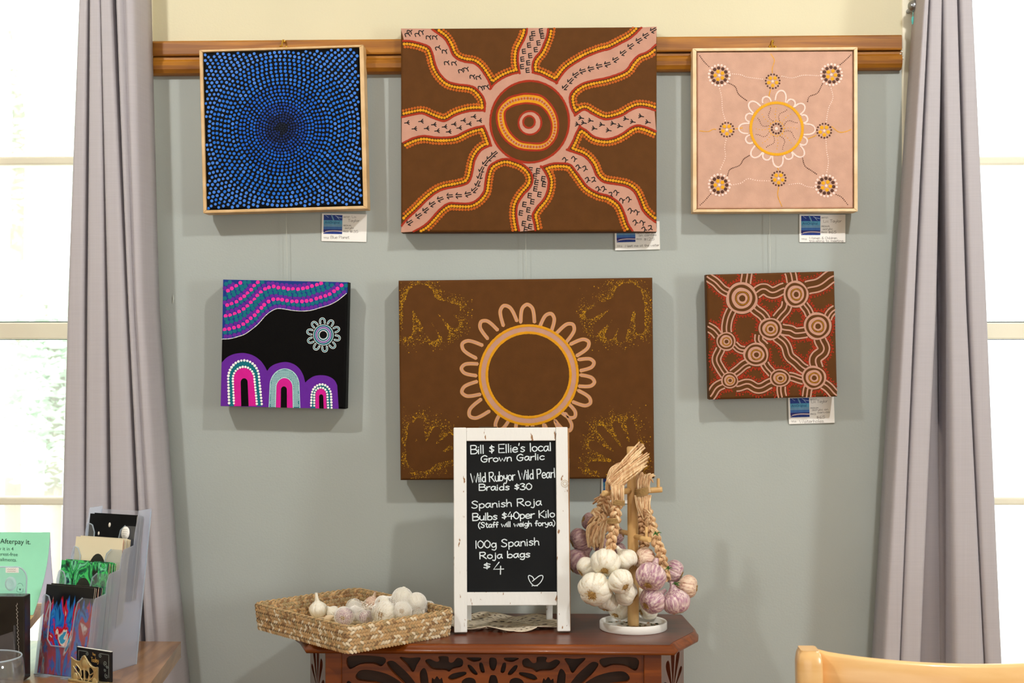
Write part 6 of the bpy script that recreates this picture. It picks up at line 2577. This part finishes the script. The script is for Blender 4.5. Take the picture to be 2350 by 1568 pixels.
for pts in ([(-.004, .006), (-.001, .008), (.003, .007), (.005, .003)], [(-.0045, .002), (-.005, -.006), (.004, -.007), (.0052, -.001)]):
    ribbon(b, cr([(x, z, 0) for x, z in pts], 5), 0.0005, lambda x, y, z=0: hc + Vector((x, 0, y)))
b.add([hc + Vector((x, 0, z)) for x, z in ((0, -.0045), (.002, -.0018), (.0012, -.0006), (0, -.0014), (-.0012, -.0006), (-.002, -.0018))], [tuple(range(6))])
b.obj('heart_mark', paint('engraved_grey', (70, 104, 96), .6), rack2)

bx0, bx1 = onY(-50, 1365, YQ - .05), onY(58, 1368, YQ - .05)
boxm = paint('black_gloss_box', (40, 36, 32), 0.2, 0.3, 14)
b = MB()
b.bb((bx0.x, YQ - 0.054, TC + 0.002), (bx1.x, YQ - 0.026, bx1.z))
o = bevel(b.obj('gift_box', boxm), 0.002)
tag(o, 'glossy black gift box standing in the clear leaflet stand', 'box')
b = MB()
tx = onY(38, 1385, YQ - .0545)
pts = []
for i in range(46):
    pts.append((0.0012 * math.sin(i * 2.1) + (0.0012 if i % 7 == 0 else 0), -i * 0.0021))
ribbon(b, pts, 0.0006, lambda x, y, z=0: tx + Vector((x - 0.0004 * y / .002 * 0.2, 0, y)))
q = b.obj('silver_script', paint('silver_ink', (196, 190, 180), .5), o)
q.matrix_parent_inverse = Matrix.Identity(4)
for v in q.data.vertices:
    pass

# ================================================================== BUSINESS CARD STAND
PHB = math.radians(29)
k0 = onY(176, 1485, 0)
dB = 2.36
pd = ray(176, 1485)
c0 = EYE + pd * (dB)
c0.z = c0.z
bz = c0.z - 0.0555
print('CARD base z', bz, c0)
bs_ = thing('business_card_stand', 'ornate brass card stand at the front of the oak counter', 'card stand', (c0.x, c0.y, TC), None, (0, 0, -PHB))
brass2 = paint('aged_brass', (214, 196, 152), 0.4, 0.15, 60, metal=0.85)
HBc = c0.z - TC
WBc = 0.080
bc_ = MB()
bc_.bb((0, 0, 0.004), (WBc, 0.004, HBc))
m4 = Matrix.Translation((c0.x, c0.y, TC)) @ Matrix.Rotation(-PHB, 4, 'Z')
cardo = thing('business_cards', 'black business card with silver scroll border in the brass stand', 'card', (c0.x, c0.y, TC), None, (0, 0, -PHB))
b = MB()
b.bb((0, 0, 0.0045), (WBc, 0.0035, HBc), 0)
b.bb((0.0004, 0.0002, HBc), (WBc - .0004, 0.0035, HBc + 0.0006), 1)
b.obj('card_stack', [paint('black_card', (26, 26, 32), 0.35), card_white], cardo, local=True)
b = MB()
fm = lambda x, y, z=0: Vector((x, -0.0004, y))
e_ = 0.005
for pts in ([(e_, .012), (e_, HBc - e_), (.024, HBc - e_)], [(WBc - .024, HBc - e_), (WBc - e_, HBc - e_), (WBc - e_, .012)]):
    ribbon(b, pts, 0.0007, fm)


def curl(cx, cy, r, a0, turns, sg=1):
    return [(cx + (r * (1 - i / 26)) * math.cos(a0 + sg * turns * 6.28 * i / 22), cy + (r * (1 - i / 26)) * math.sin(a0 + sg * turns * 6.28 * i / 22)) for i in range(22)]


for c in (curl(.0245, HBc - .0085, .0035, 1.6, 1.4, -1), curl(WBc - .0245, HBc - .0085, .0035, 1.6, 1.4, 1), curl(.014, HBc - .017, .0042, 4.6, 1.4, 1), curl(.010, HBc - .019, .0022, 1.0, 1.2, -1),
          curl(WBc - .013, HBc - .020, .0042, 4.6, 1.4, -1), curl(WBc - .0085, HBc - .025, .0028, 2.2, 1.3, 1), curl(WBc - .0135, HBc - .031, .0026, 2.2, 1.3, 1), curl(WBc - .0105, .014, .0042, 2.0, 1.4, 1)):
    ribbon(b, c, 0.0006, fm)
b.obj('silver_scrollwork', paint('silver_foil', (176, 190, 188), 0.4), cardo, local=True)
b = MB()
handwrite(b, 'They', 0.037, HBc - .0095, 0.044, HBc - .0095, .004, .0006, fm, 0, 0, False)
handwrite(b, 'Tooley', 0.034, HBc - .0205, 0.051, HBc - .0205, .0075, .0011, fm, 0, 0, False)
b.obj('gold_lettering', paint('gold_foil', (208, 164, 92), 0.4), cardo, local=True)
WO = 0.062
ZO = HBc - 0.013
b = MB()
om = lambda x, z, h_: Vector((x - 0.001, -0.009 + h_ * -1, z))
outo = [(0, 0.006), (WO, 0.006), (WO, ZO - .012), (WO - .004, ZO - .0135), (WO - .014, ZO - .011), (WO * .62, ZO - .004), (WO * .52, ZO + .003), (WO * .50, ZO + .0042), (WO * .46, ZO + .002), (WO * .36, ZO - .005), (WO * .22, ZO - .007),
        (.006, ZO - .005), (0, ZO - .002)]
hol = [[(.008, ZO - .018), (.018, ZO - .014), (.02, ZO - .022), (.016, ZO - .03), (.009, ZO - .028)], [(.020, ZO - .026), (.028, ZO - .020), (.030, ZO - .032), (.025, ZO - .036)],
       [(.033, ZO - .020), (.041, ZO - .024), (.038, ZO - .034), (.033, ZO - .032)], [(.043, ZO - .014), (.051, ZO - .018), (.053, ZO - .030), (.046, ZO - .034), (.042, ZO - .024)]]
fret(b, outo, [smooth2(h_, 4) for h_ in hol], 0.002, om)
for pts in ([(.005, ZO - .016), (.014, ZO - .024), (.026, ZO - .036), (.031, ZO - .044)], [(.030, ZO - .016), (.031, ZO - .028), (.031, ZO - .044)], [(.057, ZO - .018), (.050, ZO - .030), (.038, ZO - .038), (.031, ZO - .044)],
            [(.012, ZO - .012), (.022, ZO - .020), (.024, ZO - .030), (.018, ZO - .036)], [(.040, ZO - .016), (.044, ZO - .026), (.052, ZO - .022)], [(0, ZO - .002), (.012, ZO - .0065), (.022, ZO - .006), (.031, ZO + .0035), (.042, ZO - .008), (.052, ZO - .0135), (.062, ZO - .012)]):
    b.tube(cr([om(x, z, 0.0022) for x, z in pts], 5), 0.0011, 7)
for x, z, r in ((.031, ZO - .010, .0085), (.008, ZO - .034, .008), (.054, ZO - .036, .007)):
    b.sphere(om(x, z, 0.001), r, 0, 12, (1, .28, 1))
b.obj('front_plate', brass2, bs_, local=True)
b = MB()
b.bb((-.006, -.014, 0), (WO + .008, .014, 0.004))
bevel(b.obj('base', brass2, bs_, local=True), 0.001)
b = MB()
b.bb((0.002, 0.0052, 0.004), (WO - .004, 0.0068, 0.030))
b.obj('back_plate', brass2, bs_, local=True)

# ================================================================== STEMLESS GLASS
pg_ = oc(-26, 1568)
dgl = 2.16
pr_g = EYE + ray(-25, 1508) * dgl
gx, gy, gz1 = pr_g.x, pr_g.y, pr_g.z
b = MB()
hg = gz1 - TC
b.lathe([(0.0005, 0.0), (0.024, 0.0), (0.030, 0.003), (0.046, hg * .35), (0.0515, hg * .62), (0.0495, hg * .9), (0.0478, hg - .0008), (0.0470, hg), (0.0462, hg - .0008), (0.0480, hg * .9), (0.050, hg * .62), (0.0445, hg * .36), (0.028, 0.008),
         (0.0005, 0.007)], 48, 0, (gx, gy, TC))
gt = tag(b.obj('glass_tumbler', clear('drinking_glass', (246, 248, 250), 0.6, 0.04, (230, 235, 245), 0.02)), 'clear stemless drinking glass at the lower left corner of the counter', 'glass')
b = MB()
b.tube([(gx + 0.0470 * math.cos(t * math.pi / 24), gy + 0.0470 * math.sin(t * math.pi / 24), gz1) for t in range(48)], 0.0011, 8, 0, True, False, True)  # milky ring added as the white highlight around the glass rim
q = b.obj('rim', acr_edge, gt)

# ================================================================== CHAIR
beech = wood('honey_beech', (244, 200, 138), (232, 180, 112), (5, 5, 30), 0.28, 0.4, 1.0, 0.01)
YC = -0.80
p0 = onY(1862, 1497, YC)
ZC = onY(1862, 1489, YC).z
chair = thing('dining_chair', 'honey beech dining chair with curved back at the lower right', 'chair', (p0.x + 0.21, YC + 0.22, 0))
WC = 0.44


def post(x, y, flip, name):
    mb = MB()
    sx_ = -1 if flip else 1
    path = [(0.05, 0.10, 0.0), (0.03, 0.04, 0.45), (0.012, 0.005, 0.70), (0.0, -0.004, ZC - 0.05), (-0.004, -0.008, ZC)]
    # side profile swept in z with a rounded top
    rows = []
    for z in [i / 20 * (ZC - 0.02) for i in range(21)] + [ZC - 0.012, ZC - 0.006, ZC - 0.002, ZC]:
        t = z / ZC
        cx = x + sx_ * (0.020 * (1 - t) ** 1.2) - sx_ * 0.004 * t
        cy = y + 0.10 * (1 - t) ** 2 * (1 if True else 0)
        if z < 0.45:
            cy = y + 0.10 * (1 - 0.45 / ZC) ** 2 - (0.45 - z) * 0.12
        w, d_ = 0.017, 0.020
        k = 1.0
        if z > ZC - 0.0125:
            k = [0.94, 0.86, 0.74, 0.58][min(3, int((z - (ZC - 0.0125)) / 0.0042))]
        rows.append([Vector((cx + a * w * k, cy + c * d_ * (k if c < 0 else 1), z)) for a, c in ((-1, -.8), (-.8, -1), (.8, -1), (1, -.8), (1, .8), (.8, 1), (-.8, 1), (-1, .8))])
    mb.grid(rows, 0, True, True)
    mb.add(rows[-1], [tuple(range(8))])
    mb.add(rows[0], [tuple(range(8))])
    o_ = mb.obj(name, beech, chair)
    return o_


post(p0.x, YC, False, 'back_post')
post(p0.x + WC, YC, True, 'back_post')


def rail(z0, z1, y_off, name, bow=0.05, dip=0.010):
    mb = MB()
    rows = []
    for i in range(25):
        t = i / 24
        x = p0.x + 0.008 + (WC - 0.016) * t
        y = YC + y_off - bow * math.sin(math.pi * t) ** 0.8
        zt_ = z1 - dip * math.sin(math.pi * min(1, t * 1.0)) ** 0.6
        rows.append([Vector((x, y + dy, z_)) for dy, z_ in ((0, z0), (0, zt_ - .005), (.003, zt_ - .001), (.008, zt_), (.013, zt_ - .001), (.016, zt_ - .005), (.016, z0), (.012, z0 - .003), (.004, z0 - .003))])
    mb.grid(rows, 0, True, True)
    mb.add(rows[0], [tuple(range(9))])
    mb.add(rows[-1], [tuple(range(9))])
    mb.obj(name, beech, chair)


ZRt = onY(2060, 1523, YC - 0.03).z
rail(ZRt - 0.10, ZRt + 0.010, 0.012, 'top_rail')
rail(0.60, 0.64, 0.030, 'lower_rail', 0.035, 0.0)
b = MB()
sp_ = []
ys0 = YC + 0.035
rows = [(p0.x - 0.01, ys0), (p0.x + WC + 0.01, ys0), (p0.x + WC + 0.03, ys0 + 0.40), (p0.x - 0.03, ys0 + 0.40)]
b.prism(rows, 0.03, lambda x, y, h_: Vector((x, y, 0.43 + h_)))
bevel(b.obj('seat', beech, chair), 0.01, 3)
for x in (p0.x + 0.005, p0.x + WC - 0.005):
    b = MB()
    b.tube([(x, ys0 + 0.36, 0), (x, ys0 + 0.36, 0.43)], [0.014, 0.02], 12)
    b.obj('leg', beech, chair)
